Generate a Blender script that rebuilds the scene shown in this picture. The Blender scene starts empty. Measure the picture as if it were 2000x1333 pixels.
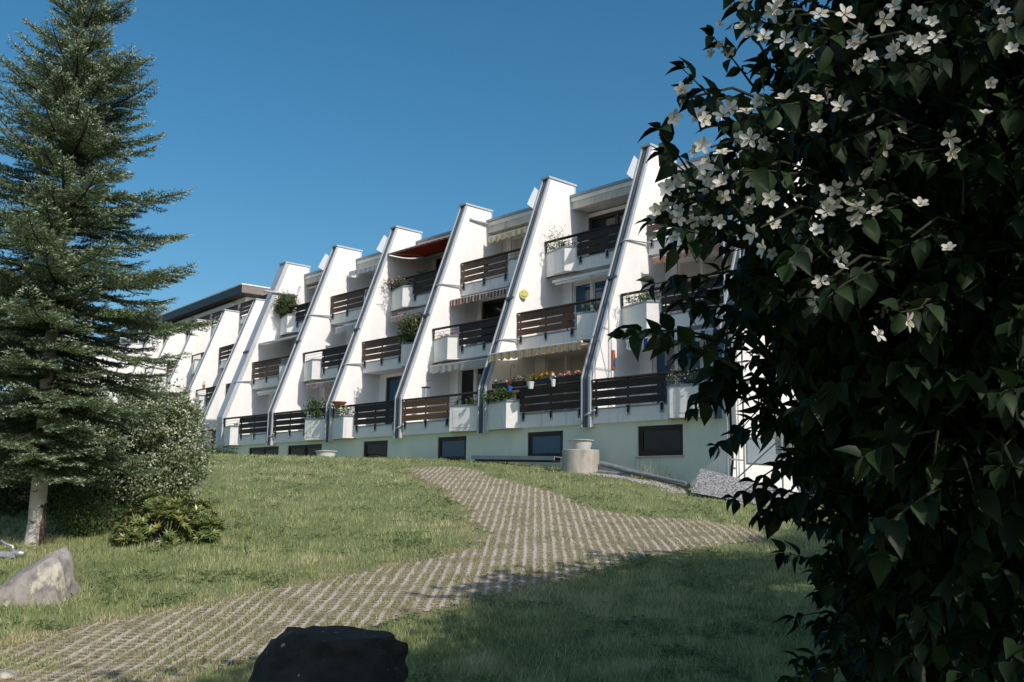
import bpy, math, random
import numpy as np
from mathutils import Vector, Matrix, noise
random.seed(7); rng=np.random.default_rng(11)
R=math.radians
SC=bpy.context.scene; COL=SC.collection
# ------------------------------------------------------------------ camera (eye = world origin)
F_PX,PITCH,ROLL=1894.5,0.160825,0.016365
fw=np.array([0,math.cos(PITCH),math.sin(PITCH)]); up0=np.array([0,-math.sin(PITCH),math.cos(PITCH)]); rt0=np.array([1.,0,0])
rt=math.cos(ROLL)*rt0+math.sin(ROLL)*up0; up=-math.sin(ROLL)*rt0+math.cos(ROLL)*up0
cam=bpy.data.cameras.new('camera'); cam.sensor_width=36; cam.lens=F_PX/2000*36; cam.clip_start=0.05; cam.clip_end=3000
co=bpy.data.objects.new('camera',cam); COL.objects.link(co)
co.matrix_world=Matrix([[rt[0],up[0],-fw[0],0],[rt[1],up[1],-fw[1],0],[rt[2],up[2],-fw[2],0],[0,0,0,1]])
SC.camera=co
# ------------------------------------------------------------------ light
SUN_EL=39.0; SUN_AZ=-51.6          # azimuth counter-clockwise from +X
w=bpy.data.worlds.new('World'); SC.world=w; w.use_nodes=True
nt=w.node_tree; bg=nt.nodes['Background']; sky=nt.nodes.new('ShaderNodeTexSky'); sky.sky_type='NISHITA'; sky.sun_disc=False
sky.sun_elevation=R(SUN_EL); sky.sun_rotation=R(90-SUN_AZ); sky.air_density=1.0; sky.dust_density=3.2; sky.ozone_density=3.2; sky.altitude=400
hs=nt.nodes.new('ShaderNodeHueSaturation'); hs.inputs['Hue'].default_value=0.485; hs.inputs['Saturation'].default_value=1.30
nt.links.new(sky.outputs[0],hs.inputs['Color']); nt.links.new(hs.outputs[0],bg.inputs[0]); bg.inputs[1].default_value=.095
sl=bpy.data.lights.new('sun','SUN'); sl.energy=2.75; sl.angle=R(0.53); sl.color=(1,.94,.86)
so=bpy.data.objects.new('sun',sl); COL.objects.link(so)
sd=Vector((math.cos(R(SUN_AZ))*math.cos(R(SUN_EL)),math.sin(R(SUN_AZ))*math.cos(R(SUN_EL)),math.sin(R(SUN_EL))))
so.rotation_euler=sd.to_track_quat('Z','Y').to_euler(); so.location=sd*60
SC.view_settings.view_transform='Standard'; SC.view_settings.look='None'; SC.view_settings.exposure=0.42; SC.view_settings.gamma=1
SC.render.engine='CYCLES'
# ------------------------------------------------------------------ building frame and terrain
TH=-0.82469577; O=np.array([2.4092,29.2405,0.]); U=np.array([math.cos(TH),math.sin(TH),0]); V=np.array([-math.sin(TH),math.cos(TH),0])
THG=-0.897; OG=np.array([-18.049,56.687,0.]); UG=np.array([math.cos(THG),math.sin(THG),0]); VG=np.array([-math.sin(THG),math.cos(THG),0])
def ground(X,Y):
    X=np.asarray(X,float);Y=np.asarray(Y,float)
    u=(X-O[0])*U[0]+(Y-O[1])*U[1]
    lin=-1.6+.119*np.logaddexp(0,(Y-8.4)*1.2)/1.2
    cap=np.interp(u,[-60,-22,-16,-11,-6,-3.2,-.2,1.4,3.2,4.5,7,60],[1.64,1.50,1.42,1.36,1.31,1.27,1.16,1.0,.62,.16,-.15,-.2])
    k=.14
    z=-k*np.logaddexp(-lin/k,-cap/k)
    z=z+.018*np.sin(X*1.3+.5*Y)*np.sin(Y*.9-.4*X)+.012*np.sin(X*2.9)*np.cos(Y*2.3+1)
    return z
def ray(x,y): return fw+rt*(x-1000)/F_PX-up*(y-666.5)/F_PX
def at(x,y,d): return ray(x,y)*d                 # point seen at a photo pixel, d metres ahead
def hit(x,y):                                    # ground point seen at a photo pixel
    r=ray(x,y); t=4.
    while t<90:
        P=r*t
        if P[2]<=ground(P[0],P[1]): break
        t+=.05
    return r*t
# ------------------------------------------------------------------ materials
def newmat(name):
    m=bpy.data.materials.new(name); m.use_nodes=True; return m,m.node_tree.nodes,m.node_tree.links,m.node_tree.nodes['Principled BSDF']
def pm(name,c1,c2=None,scale=4,rough=.75,bump=0,bscale=30,metal=0,spec=.4,stretch=(1,1,1),c3=None,s3=1.2,lo=.35,hi=.65,t3=(.55,.75),st3=(1,1,1)):
    m,n,l,b=newmat(name); b.inputs['Roughness'].default_value=rough; b.inputs['Metallic'].default_value=metal; b.inputs['Specular IOR Level'].default_value=spec
    tc=n.new('ShaderNodeTexCoord')
    def nz(s,st,det=5):
        mp=n.new('ShaderNodeMapping'); mp.inputs['Scale'].default_value=st; l.new(tc.outputs['Object'],mp.inputs[0])
        t=n.new('ShaderNodeTexNoise'); t.inputs['Scale'].default_value=s; t.inputs['Detail'].default_value=det; t.inputs['Roughness'].default_value=.6; l.new(mp.outputs[0],t.inputs['Vector']); return t.outputs['Fac']
    c2=c2 or tuple(x*.86 for x in c1)
    def ramp(src,a,bb,p,q):
        r=n.new('ShaderNodeValToRGB'); r.color_ramp.elements[0].position=p; r.color_ramp.elements[1].position=q
        r.color_ramp.elements[0].color=(*a,1); r.color_ramp.elements[1].color=(*bb,1); l.new(src,r.inputs[0]); return r.outputs[0]
    c=ramp(nz(scale,stretch),c1,c2,lo,hi)
    if c3:
        f=ramp(nz(s3,st3,8),(0,0,0),(1,1,1),*t3); mx=n.new('ShaderNodeMix'); mx.data_type='RGBA'; l.new(f,mx.inputs[0]); l.new(c,mx.inputs[6]); mx.inputs[7].default_value=(*c3,1); c=mx.outputs[2]
    l.new(c,b.inputs['Base Color'])
    if bump:
        bp=n.new('ShaderNodeBump'); bp.inputs['Strength'].default_value=bump; bp.inputs['Distance'].default_value=.02; l.new(nz(bscale,stretch,6),bp.inputs['Height']); l.new(bp.outputs[0],b.inputs['Normal'])
    return m
def leafmat(name,stops,trans=.3,rough=.5,spec=.4,tcol=None):
    m,n,l,b=newmat(name); b.inputs['Roughness'].default_value=rough; b.inputs['Specular IOR Level'].default_value=spec
    a=n.new('ShaderNodeAttribute'); a.attribute_name='tint'
    r=n.new('ShaderNodeValToRGB'); e=r.color_ramp.elements
    while len(e)<len(stops): e.new(.5)
    for i,(p,c) in enumerate(stops): e[i].position=p; e[i].color=(*c,1)
    l.new(a.outputs['Fac'],r.inputs[0]); l.new(r.outputs[0],b.inputs['Base Color'])
    if trans:
        t=n.new('ShaderNodeBsdfTranslucent'); mx=n.new('ShaderNodeMixShader'); mx.inputs[0].default_value=trans
        hs=n.new('ShaderNodeHueSaturation'); hs.inputs['Value'].default_value=1.3; hs.inputs['Hue'].default_value=.49; l.new(r.outputs[0],hs.inputs['Color']); l.new(hs.outputs[0],t.inputs[0])
        l.new(b.outputs[0],mx.inputs[1]); l.new(t.outputs[0],mx.inputs[2]); l.new(mx.outputs[0],n['Material Output'].inputs[0])
    return m
def clothmat(name,cols,period,trans=.35,axis=0):
    # striped awning cloth; cols = [(width fraction, colour)...]
    m,n,l,b=newmat(name); b.inputs['Roughness'].default_value=.85; b.inputs['Specular IOR Level'].default_value=.15
    tc=n.new('ShaderNodeTexCoord'); sp=n.new('ShaderNodeSeparateXYZ'); l.new(tc.outputs['Object'],sp.inputs[0])
    d=n.new('ShaderNodeMath'); d.operation='DIVIDE'; l.new(sp.outputs[axis],d.inputs[0]); d.inputs[1].default_value=period
    fr=n.new('ShaderNodeMath'); fr.operation='FRACT'; l.new(d.outputs[0],fr.inputs[0])
    r=n.new('ShaderNodeValToRGB'); r.color_ramp.interpolation='CONSTANT'; e=r.color_ramp.elements
    while len(e)<len(cols): e.new(.5)
    p=0
    for i,(wd,c) in enumerate(cols): e[i].position=p; e[i].color=(*c,1); p+=wd
    l.new(fr.outputs[0],r.inputs[0])
    nz=n.new('ShaderNodeTexNoise'); nz.inputs['Scale'].default_value=3; l.new(tc.outputs['Object'],nz.inputs['Vector'])
    mr=n.new('ShaderNodeMapRange'); mr.inputs[3].default_value=.82; mr.inputs[4].default_value=1.05; l.new(nz.outputs['Fac'],mr.inputs[0])
    mu=n.new('ShaderNodeVectorMath'); mu.operation='MULTIPLY'; l.new(r.outputs[0],mu.inputs[0]); l.new(mr.outputs[0],mu.inputs[1])
    l.new(mu.outputs[0],b.inputs['Base Color'])
    t=n.new('ShaderNodeBsdfTranslucent'); mx=n.new('ShaderNodeMixShader'); mx.inputs[0].default_value=trans; l.new(mu.outputs[0],t.inputs[0])
    l.new(b.outputs[0],mx.inputs[1]); l.new(t.outputs[0],mx.inputs[2]); l.new(mx.outputs[0],n['Material Output'].inputs[0])
    return m
def glassmat(name,base,tr=.35,tint=(.5,.56,.6)):
    m,n,l,b=newmat(name); b.inputs['Base Color'].default_value=(*base,1); b.inputs['Roughness'].default_value=.03; b.inputs['Specular IOR Level'].default_value=.55
    t=n.new('ShaderNodeBsdfTransparent'); t.inputs[0].default_value=(*tint,1); mx=n.new('ShaderNodeMixShader'); mx.inputs[0].default_value=tr
    tc=n.new('ShaderNodeTexCoord'); nz=n.new('ShaderNodeTexNoise'); nz.inputs['Scale'].default_value=1.5; l.new(tc.outputs['Object'],nz.inputs['Vector'])
    bp=n.new('ShaderNodeBump'); bp.inputs['Strength'].default_value=.04; l.new(nz.outputs['Fac'],bp.inputs['Height']); l.new(bp.outputs[0],b.inputs['Normal'])
    l.new(b.outputs[0],mx.inputs[1]); l.new(t.outputs[0],mx.inputs[2]); l.new(mx.outputs[0],n['Material Output'].inputs[0]); return m
M={}
M['stucco']=pm('white_stucco',(.84,.83,.81),(.79,.78,.76),3,.9,.12,60,c3=(.68,.66,.63),s3=1.1,t3=(.54,.92),st3=(1.6,1.6,.15))
M['slab']=pm('painted_slab',(.87,.84,.81),(.82,.79,.76),5,.9,.1,50,c3=(.40,.39,.37),s3=1.7,t3=(.58,.9),st3=(2,2,.22))
M['conc']=pm('weathered_concrete',(.62,.58,.53),(.50,.47,.43),3,.95,.3,40,c3=(.2,.19,.18),s3=2.2,t3=(.55,.85),st3=(2.5,2.5,.3))
M['green']=pm('pale_green_plaster',(.80,.82,.68),(.75,.77,.63),2,.92,.12,70,c3=(.55,.58,.48),s3=1.0,t3=(.58,.95),st3=(1,1,.3))
M['inner']=pm('inner_plaster',(.78,.73,.68),(.72,.68,.63),2,.9)
M['flash_d']=pm('dark_sheet_metal',(.085,.11,.13),(.12,.145,.165),2,.45,0,metal=.3,stretch=(3,3,.4))
M['flash_l']=pm('light_sheet_metal',(.52,.54,.56),(.44,.46,.48),3,.5,0,metal=.2,stretch=(3,3,.5))
M['zinc']=pm('zinc_strip',(.22,.26,.29),(.28,.32,.35),4,.45,0,metal=.3)
M['steel']=pm('galvanised_steel',(.50,.52,.54),(.36,.38,.40),8,.4,0,metal=.6)
M['white_met']=pm('white_lacquered_metal',(.78,.78,.77),(.70,.70,.70),3,.4)
M['wood_d']=pm('dark_stained_wood',(.040,.026,.019),(.022,.015,.012),5,.7,.3,30,stretch=(.6,6,8))
M['wood_m']=pm('brown_stained_wood',(.13,.070,.042),(.070,.040,.028),5,.7,.3,30,stretch=(.6,6,8),c3=(.035,.022,.018),s3=5,t3=(.55,.7),st3=(.5,4,5))
M['wood_w']=pm('weathered_wood',(.20,.13,.085),(.10,.065,.05),5,.8,.4,30,stretch=(.6,6,9),c3=(.045,.035,.030),s3=4,t3=(.45,.62),st3=(.5,4,6))
M['wood_o']=pm('orange_brown_wood',(.26,.125,.055),(.15,.072,.035),5,.6,.3,30,stretch=(.6,6,8))
M['frame_b']=pm('brown_window_frame',(.040,.020,.013),(.026,.014,.010),6,.5,stretch=(5,5,.6))
M['frame_w']=pm('white_window_frame',(.70,.70,.69),(.64,.64,.63),3,.45)
M['glass']=glassmat('window_glass',(.010,.014,.018),.30)
M['glass_blue']=glassmat('sky_tinted_glass',(.02,.09,.16),.12)  # blue of the reflected sky put into the base colour
M['glass_clear']=glassmat('balustrade_glass',(.3,.36,.4),.6,(.8,.86,.88))
M['screen']=glassmat('frosted_screen',(.70,.74,.78),.25,(.9,.95,1))
M['shutter']=pm('roller_shutter_slats',(.50,.48,.43),(.45,.43,.39),2,.6)
M['curtain']=pm('curtain_fabric',(.66,.64,.60),(.46,.45,.43),14,.9,stretch=(1,1,.03))
M['room']=pm('darkened_room_wall',(.10,.09,.08),(.07,.065,.06),2,.9)  # walls coloured dark to stand for the unlit rooms
M['soil']=pm('potting_soil',(.035,.025,.018),(.02,.015,.012),12,.95,.4,40)
M['terra']=pm('terracotta',(.50,.16,.065),(.42,.13,.06),5,.7)
M['bluepot']=pm('blue_plastic',(.01,.16,.55),None,5,.35)
M['whitepot']=pm('white_plastic',(.74,.74,.73),None,3,.4)
M['tub']=pm('grey_white_plastic',(.66,.66,.64),(.58,.58,.56),3,.5,c3=(.4,.39,.36),s3=2,t3=(.55,.9))
M['darkbox']=pm('dark_flower_box',(.03,.03,.03),None,3,.6)
M['yellow']=pm('yellow_lacquer',(.62,.58,.16),(.54,.50,.13),3,.4)
M['black']=pm('black_plastic',(.015,.015,.016),None,3,.45)
M['fascia']=pm('dark_roof_fascia',(.035,.042,.05),(.045,.052,.06),2,.5)
M['fascia_s']=pm('brown_roof_fascia',(.20,.165,.14),(.17,.14,.12),2,.6,stretch=(1,1,8))
M['soffit']=pm('dark_wood_soffit',(.03,.022,.018),(.02,.015,.013),4,.7,stretch=(8,1,1))
M['bark']=pm('grey_brown_bark',(.085,.065,.05),(.045,.035,.03),9,.95,.8,25,stretch=(2,2,.4))
M['birch']=pm('birch_bark',(.62,.58,.53),(.52,.48,.43),5,.85,.5,18,stretch=(1,1,2.5),c3=(.06,.045,.035),s3=7,t3=(.56,.63),st3=(.7,.7,2.2))
M['twig']=pm('green_twig',(.030,.030,.014),(.018,.018,.010),9,.8)
M['rock']=pm('pale_boulder_stone',(.33,.30,.275),(.18,.16,.15),3.5,.95,1.0,14,c3=(.50,.46,.37),s3=3.4,t3=(.54,.60),st3=(1,1,.6),lo=.42,hi=.58)
M['rockd']=pm('shade_darkened_stone',(.045,.038,.030),(.018,.018,.012),5,.95,1.0,22,c3=(.34,.35,.34),s3=16,t3=(.66,.69))  # stone colour darkened to carry the foreground shade; pale spots are lichen
M['conc_ring']=pm('concrete_ring',(.50,.47,.42),(.40,.37,.33),4,.95,.4,30,c3=(.22,.19,.15),s3=3,t3=(.5,.85),st3=(2,2,.35))
M['pipe']=pm('dark_pipe',(.17,.19,.205),(.25,.27,.285),5,.5)
M['sheet']=pm('blue_grey_sheet',(.26,.30,.34),(.20,.24,.28),3,.5)
M['terrazzo']=pm('speckled_stone_slab',(.42,.41,.41),(.14,.135,.14),22,.7,.1,40,lo=.44,hi=.56)
M['trailer']=pm('galvanised_drawbar',(.56,.58,.61),(.42,.44,.47),7,.35,metal=.5)
C_=lambda *a:a
M['aw_yellow']=clothmat('yellow_striped_cloth',[(.5,(.80,.76,.66)),(.12,(.62,.42,.20)),(.12,(.72,.58,.34)),(.26,(.62,.42,.20))],.36,.5)
M['aw_lemon']=clothmat('lemon_striped_cloth',[(.5,(.78,.76,.68)),(.5,(.78,.58,.24))],.30)
M['aw_brown']=clothmat('brown_striped_cloth',[(.45,(.76,.70,.60)),(.55,(.30,.09,.05))],.19)
M['aw_red']=clothmat('red_cloth',[(.9,(.20,.022,.010)),(.1,(.14,.016,.008))],.12,.08)
M['aw_pink']=clothmat('salmon_cloth',[(.5,(.70,.36,.27)),(.5,(.74,.40,.30))],.3)
M['aw_rose']=clothmat('pale_rose_cloth',[(.5,(.58,.40,.38)),(.5,(.62,.46,.43))],.25)
M['aw_blue']=clothmat('blue_white_striped_cloth',[(.35,(.05,.09,.36)),(.22,(.76,.76,.74)),(.05,(.2,.22,.3)),(.38,(.76,.76,.74))],.42)
M['aw_grey']=clothmat('grey_striped_cloth',[(.5,(.72,.73,.74)),(.2,(.48,.5,.54)),(.3,(.68,.69,.71))],.2)
M['aw_white']=clothmat('off_white_cloth',[(.5,(.74,.74,.73)),(.5,(.68,.69,.70))],.3)
M['aw_beige']=clothmat('beige_cloth',[(.5,(.62,.60,.54)),(.5,(.64,.62,.57))],.3)
M['aw_orange']=clothmat('orange_striped_cloth',[(.55,(.80,.34,.06)),(.45,(.80,.76,.68))],.16)
M['fol_shade']=leafmat('tree_foliage',[(0,(.018,.035,.010)),(1,(.05,.085,.022))],.25)
M['fol_jas']=leafmat('jasmine_leaf',[(0,(.008,.017,.007)),(.6,(.012,.026,.009)),(1,(.022,.044,.014))],.15,.55,.2)  # leaf colour darkened below its own green to carry the bush's shade
M['petal']=leafmat('white_petal',[(0,(.40,.37,.30)),(.4,(.56,.55,.50)),(1,(.68,.68,.65))],.25,.7,.2)
M['stamen']=leafmat('yellow_stamen',[(0,(.70,.50,.12)),(1,(.75,.6,.2))],.1)
M['fir']=leafmat('fir_needles',[(0,(.025,.042,.018)),(.5,(.085,.13,.05)),(.8,(.22,.28,.15)),(1,(.55,.60,.50))],.12,.5)
M['fol_bush']=leafmat('bush_leaf',[(0,(.03,.06,.018)),(1,(.085,.13,.045))],.3)
M['fol_blossom']=leafmat('blossom_bush_leaf',[(0,(.11,.16,.06)),(1,(.30,.34,.19))],.3)
M['fol_rhodo']=leafmat('rhododendron_leaf',[(0,(.07,.12,.035)),(.8,(.20,.25,.09)),(1,(.42,.36,.10))],.25,.35)
M['fol_clover']=leafmat('clover_leaf',[(0,(.09,.15,.05)),(1,(.22,.30,.12))],.35)
M['fol_pot']=leafmat('pot_plant_leaf',[(0,(.04,.08,.02)),(1,(.13,.19,.06))],.3)
M['fl_cream']=leafmat('cream_blossom',[(0,(.46,.48,.34)),(1,(.66,.66,.55))],.3)
M['fl_white']=leafmat('white_blossom',[(0,(.66,.66,.60)),(1,(.80,.80,.76))],.3)
M['fl_red']=leafmat('red_blossom',[(0,(.45,.03,.02)),(1,(.62,.10,.06))],.3)
M['fl_yellow']=leafmat('yellow_blossom',[(0,(.70,.50,.03)),(1,(.80,.68,.10))],.3)
M['fl_orange']=leafmat('orange_blossom',[(0,(.70,.22,.02)),(1,(.80,.40,.05))],.3)
M['fl_pink']=leafmat('pink_blossom',[(0,(.60,.22,.24)),(1,(.72,.46,.46))],.3)
M['fl_rhodo']=leafmat('rust_orange_bud',[(0,(.42,.15,.04)),(1,(.55,.28,.09))],.3)
M['fol_cypress']=leafmat('dwarf_conifer_leaf',[(0,(.04,.06,.018)),(.8,(.10,.14,.045)),(1,(.20,.18,.08))],.2)
M['grass']=leafmat('grass_blade',[(0,(.15,.20,.07)),(.45,(.34,.395,.165)),(.8,(.50,.52,.27)),(1,(.74,.66,.43))],.4,.6)
M['grass_dry']=leafmat('dry_grass_blade',[(0,(.22,.22,.10)),(.5,(.42,.33,.18)),(1,(.55,.45,.28))],.3,.7)
# ------------------------------------------------------------------ object helpers
def tag(o,label=None,cat=None,group=None,kind=None):
    if label:o['label']=label
    if cat:o['category']=cat
    if group:o['group']=group
    if kind:o['kind']=kind
    return o
def empty(name,loc,rz=0,label=None,cat=None,group=None):
    o=bpy.data.objects.new(name,None); COL.objects.link(o); o.location=tuple(float(a) for a in loc); o.rotation_euler=(0,0,rz); o.empty_display_size=.3
    return tag(o,label,cat,group)
class MB:
    def __init__(s): s.v=[];s.f=[];s.m=[]
    def add(s,vs,fs,m=0):
        b=len(s.v); s.v+= [tuple(map(float,a)) for a in vs]; s.f+=[tuple(b+i for i in f) for f in fs]; s.m+=[m]*len(fs); return s
    def box(s,u0,u1,v0,v1,z0,z1,m=0):
        s.add([(u0,v0,z0),(u1,v0,z0),(u1,v1,z0),(u0,v1,z0),(u0,v0,z1),(u1,v0,z1),(u1,v1,z1),(u0,v1,z1)],[(0,3,2,1),(4,5,6,7),(0,1,5,4),(1,2,6,5),(2,3,7,6),(3,0,4,7)],m); return s
    def prism(s,poly,z0,z1,m=0):        # poly counter-clockwise in x,y
        n=len(poly); s.add([(x,y,z0) for x,y in poly]+[(x,y,z1) for x,y in poly],[tuple(range(n))[::-1],tuple(range(n,2*n))]+[(i,(i+1)%n,n+(i+1)%n,n+i) for i in range(n)],m); return s
    def uprism(s,poly,u0,u1,m=0):       # poly in (v,z), extruded along u
        n=len(poly); s.add([(u0,a,b) for a,b in poly]+[(u1,a,b) for a,b in poly],[tuple(range(n))[::-1],tuple(range(n,2*n))]+[(i,(i+1)%n,n+(i+1)%n,n+i) for i in range(n)],m); return s
    def tube(s,pts,r,n=8,m=0,cap=True):
        pts=[Vector([float(q) for q in p]) for p in pts]; rs=r if hasattr(r,'__len__') else [r]*len(pts); rings=[]
        for i,p in enumerate(pts):
            t=(pts[min(i+1,len(pts)-1)]-pts[max(i-1,0)]).normalized(); a=t.orthogonal().normalized() if abs(t.z)>.99 else t.cross(Vector((0,0,1))).normalized(); b=t.cross(a)
            rings.append([p+(a*math.cos(2*math.pi*k/n)+b*math.sin(2*math.pi*k/n))*rs[i] for k in range(n)])
        vs=[q for r_ in rings for q in r_]; fs=[(i*n+k,(i+1)*n+k,(i+1)*n+(k+1)%n,i*n+(k+1)%n) for i in range(len(pts)-1) for k in range(n)]
        if cap: fs+=[tuple(range(n)),tuple(range((len(pts)-1)*n,len(pts)*n))[::-1]]
        s.add(vs,fs,m); return s
    def lathe(s,prof,c=(0,0,0),n=28,m=0):
        vs=[(c[0]+r*math.cos(2*math.pi*k/n),c[1]+r*math.sin(2*math.pi*k/n),c[2]+z) for r,z in prof for k in range(n)]
        fs=[(i*n+k,i*n+(k+1)%n,(i+1)*n+(k+1)%n,(i+1)*n+k) for i in range(len(prof)-1) for k in range(n)]
        s.add(vs,fs,m); return s
    def strip(s,path,u0,u1,d0,d1,m=0):  # solid band following a (v,z) path, offset outwards
        def off(d):
            out=[]
            for i,(a,b) in enumerate(path):
                ns=[]
                for j in (i-1,i):
                    if 0<=j<len(path)-1:
                        dv,dz=path[j+1][0]-path[j][0],path[j+1][1]-path[j][1]; L=math.hypot(dv,dz); ns.append((-dz/L,dv/L))
                nx=sum(q[0] for q in ns)/len(ns); nz=sum(q[1] for q in ns)/len(ns); k=1/(nx*nx+nz*nz); out.append((a+nx*k*d,b+nz*k*d))
            return out
        s.uprism(off(d1)[::-1]+off(d0) if False else off(d0)+off(d1)[::-1],u0,u1,m); return s
    def build(s,name,mats,parent=None,smooth=False,bevel=0,recalc=True,loc=None):
        me=bpy.data.meshes.new(name); me.from_pydata(s.v,[],s.f)
        mats=mats if isinstance(mats,(list,tuple)) else [mats]
        for q in mats: me.materials.append(M[q] if isinstance(q,str) else q)
        me.polygons.foreach_set('material_index',s.m)
        if recalc:
            import bmesh
            bm=bmesh.new(); bm.from_mesh(me); bmesh.ops.recalc_face_normals(bm,faces=bm.faces); bm.to_mesh(me); bm.free()
        if smooth: me.polygons.foreach_set('use_smooth',[True]*len(me.polygons))
        me.update(); o=bpy.data.objects.new(name,me); COL.objects.link(o)
        if parent: o.parent=parent
        if loc is not None: o.location=tuple(float(q) for q in loc)
        if bevel:
            b=o.modifiers.new('bevel','BEVEL'); b.width=bevel; b.segments=2; b.limit_method='ANGLE'
        return o
def npmesh(name,verts,faces,mats,parent=None,tint=None,mi=None,smooth=False,loc=None):
    me=bpy.data.meshes.new(name); nf,k=faces.shape
    me.vertices.add(len(verts)); me.vertices.foreach_set('co',verts.astype(np.float32).ravel())
    me.loops.add(nf*k); me.loops.foreach_set('vertex_index',faces.astype(np.int32).ravel())
    me.polygons.add(nf); me.polygons.foreach_set('loop_start',np.arange(0,nf*k,k,dtype=np.int32))
    for q in (mats if isinstance(mats,(list,tuple)) else [mats]): me.materials.append(M[q] if isinstance(q,str) else q)
    if mi is not None: me.polygons.foreach_set('material_index',mi.astype(np.int32))
    me.update(calc_edges=True)
    if smooth: me.polygons.foreach_set('use_smooth',np.ones(nf,bool))
    if tint is not None:
        a=me.attributes.new('tint','FLOAT','FACE'); a.data.foreach_set('value',tint.astype(np.float32))
    o=bpy.data.objects.new(name,me); COL.objects.link(o)
    if parent:o.parent=parent
    if loc is not None:o.location=tuple(float(q) for q in loc)
    return o
def nrm(a): return a/np.maximum(np.linalg.norm(a,axis=-1,keepdims=True),1e-9)
T_DIA=(np.array([(0,0,0),(.5,.42,.10),(0,1,0),(-.5,.42,.10)]),np.array([(0,1,2,3)]))
T_TRI=(np.array([(-.5,0,0),(.5,0,0),(0,1,.12)]),np.array([(0,1,2)]))
_w=[(0,0),(.12,.30),(.34,.5),(.58,.42),(.8,.20),(1,0)]
def _leaf():
    vs=[];fs=[]
    for i,(y,wd) in enumerate(_w):
        z=-.35*y*y; vs+=[(-wd,y,z+.16*wd*2),(0,y,z),(wd,y,z+.16*wd*2)]
    for i in range(len(_w)-1):
        a=i*3; fs+=[(a,a+1,a+4,a+3),(a+1,a+2,a+5,a+4)]
    return np.array(vs),np.array(fs)
T_LEAF=_leaf()
def _pet():
    vs=[(0,.04,0),(-.30,.45,.06),(-.24,.85,.0),(0,1,-.05),(.24,.85,0),(.30,.45,.06),(0,.5,.02)]
    return np.array(vs),np.array([(0,6,2,1),(6,3,2,2),(0,5,4,6),(6,4,3,3)])
T_PET=(np.array([(0,.04,0),(-.36,.50,.07),(-.25,.86,.0),(.0,1,-.06),(.25,.86,0),(.36,.50,.07)]),np.array([(0,3,2,1),(0,5,4,3)]))
def leaves(name,P,D,N,L,W,T,mats,parent=None,tint=None,mi=None,smooth=False,loc=None):
    n=len(P); tv,tf=T; y=nrm(D); z=nrm(N-(N*y).sum(1,keepdims=True)*y); x=np.cross(y,z)
    L=np.broadcast_to(L,(n,));W=np.broadcast_to(W,(n,))
    v=P[:,None,:]+x[:,None,:]*(tv[None,:,0:1]*W[:,None,None])+y[:,None,:]*(tv[None,:,1:2]*L[:,None,None])+z[:,None,:]*(tv[None,:,2:3]*L[:,None,None])
    f=(tf[None]+np.arange(n)[:,None,None]*len(tv)).reshape(-1,tf.shape[1])
    tint=rng.random(n) if tint is None else tint
    return npmesh(name,v.reshape(-1,3),f,mats,parent,np.repeat(tint,len(tf)),None if mi is None else np.repeat(mi,len(tf)),smooth,loc)
def rdir(n,upb=0.): 
    a=rng.normal(size=(n,3)); a[:,2]+=upb; return nrm(a)
def clumps(centers,rads,ncl,kper,rc,shell=.55,flat=.8):
    """cluster centres spread through ellipsoids, leaves round each; returns points and outward directions"""
    P=[];Dn=[]
    c=np.array(centers,float); r=np.array(rads,float)
    if r.ndim==1: r=np.stack([r,r,r*flat],1)
    wgt=r[:,0]*r[:,1]; wgt/=wgt.sum(); idx=rng.choice(len(c),ncl,p=wgt)
    d=rdir(ncl); rr=(shell+(1-shell)*rng.random(ncl))[:,None]*(1+.12*rng.normal(size=ncl))[:,None]
    cc=c[idx]+d*r[idx]*rr
    P=np.repeat(cc,kper,0)+rng.normal(size=(ncl*kper,3))*rc*np.array([1,1,.7]); Dn=np.repeat(d,kper,0)
    return P,Dn
def inpoly(x,y,poly):
    c=np.zeros(x.shape,bool); n=len(poly)
    for i in range(n):
        x0,y0=poly[i];x1,y1=poly[(i+1)%n]
        k=((y0>y)!=(y1>y))&(x<(x1-x0)*(y-y0)/(y1-y0+1e-12)+x0); c^=k
    return c
#==GROUND==
# ------------------------------------------------------------------ ground sheet
def axis(segs):
    a=[segs[0][0]]
    for s0,s1,st in segs:
        n=max(1,round((s1-s0)/st)); a+=list(np.linspace(s0,s1,n+1)[1:])
    return np.array(a)
gx=axis([(-900,-200,100),(-200,-60,20),(-60,-22,2),(-22,16,.25),(16,60,2),(60,200,20),(200,900,100)])
gy=axis([(-300,-40,40),(-40,0,2),(0,48,.25),(48,80,2),(80,200,20),(200,1800,200)])
GX,GY=np.meshgrid(gx,gy); GZ=ground(GX,GY)
nx,ny=len(gx),len(gy); I=np.arange(nx*ny).reshape(ny,nx)
gf=np.stack([I[:-1,:-1],I[:-1,1:],I[1:,1:],I[1:,:-1]],-1).reshape(-1,4)
M['lawn']=pm('lawn_soil_and_grass',(.13,.16,.065),(.20,.215,.10),1.1,.95,.6,60,c3=(.21,.16,.085),s3=.9,t3=(.60,.8))
g=npmesh('ground',np.stack([GX,GY,GZ],-1).reshape(-1,3),gf,'lawn',smooth=True); tag(g,'mown green lawn rising up the slope to the terraced building','lawn',kind='structure')
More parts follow.
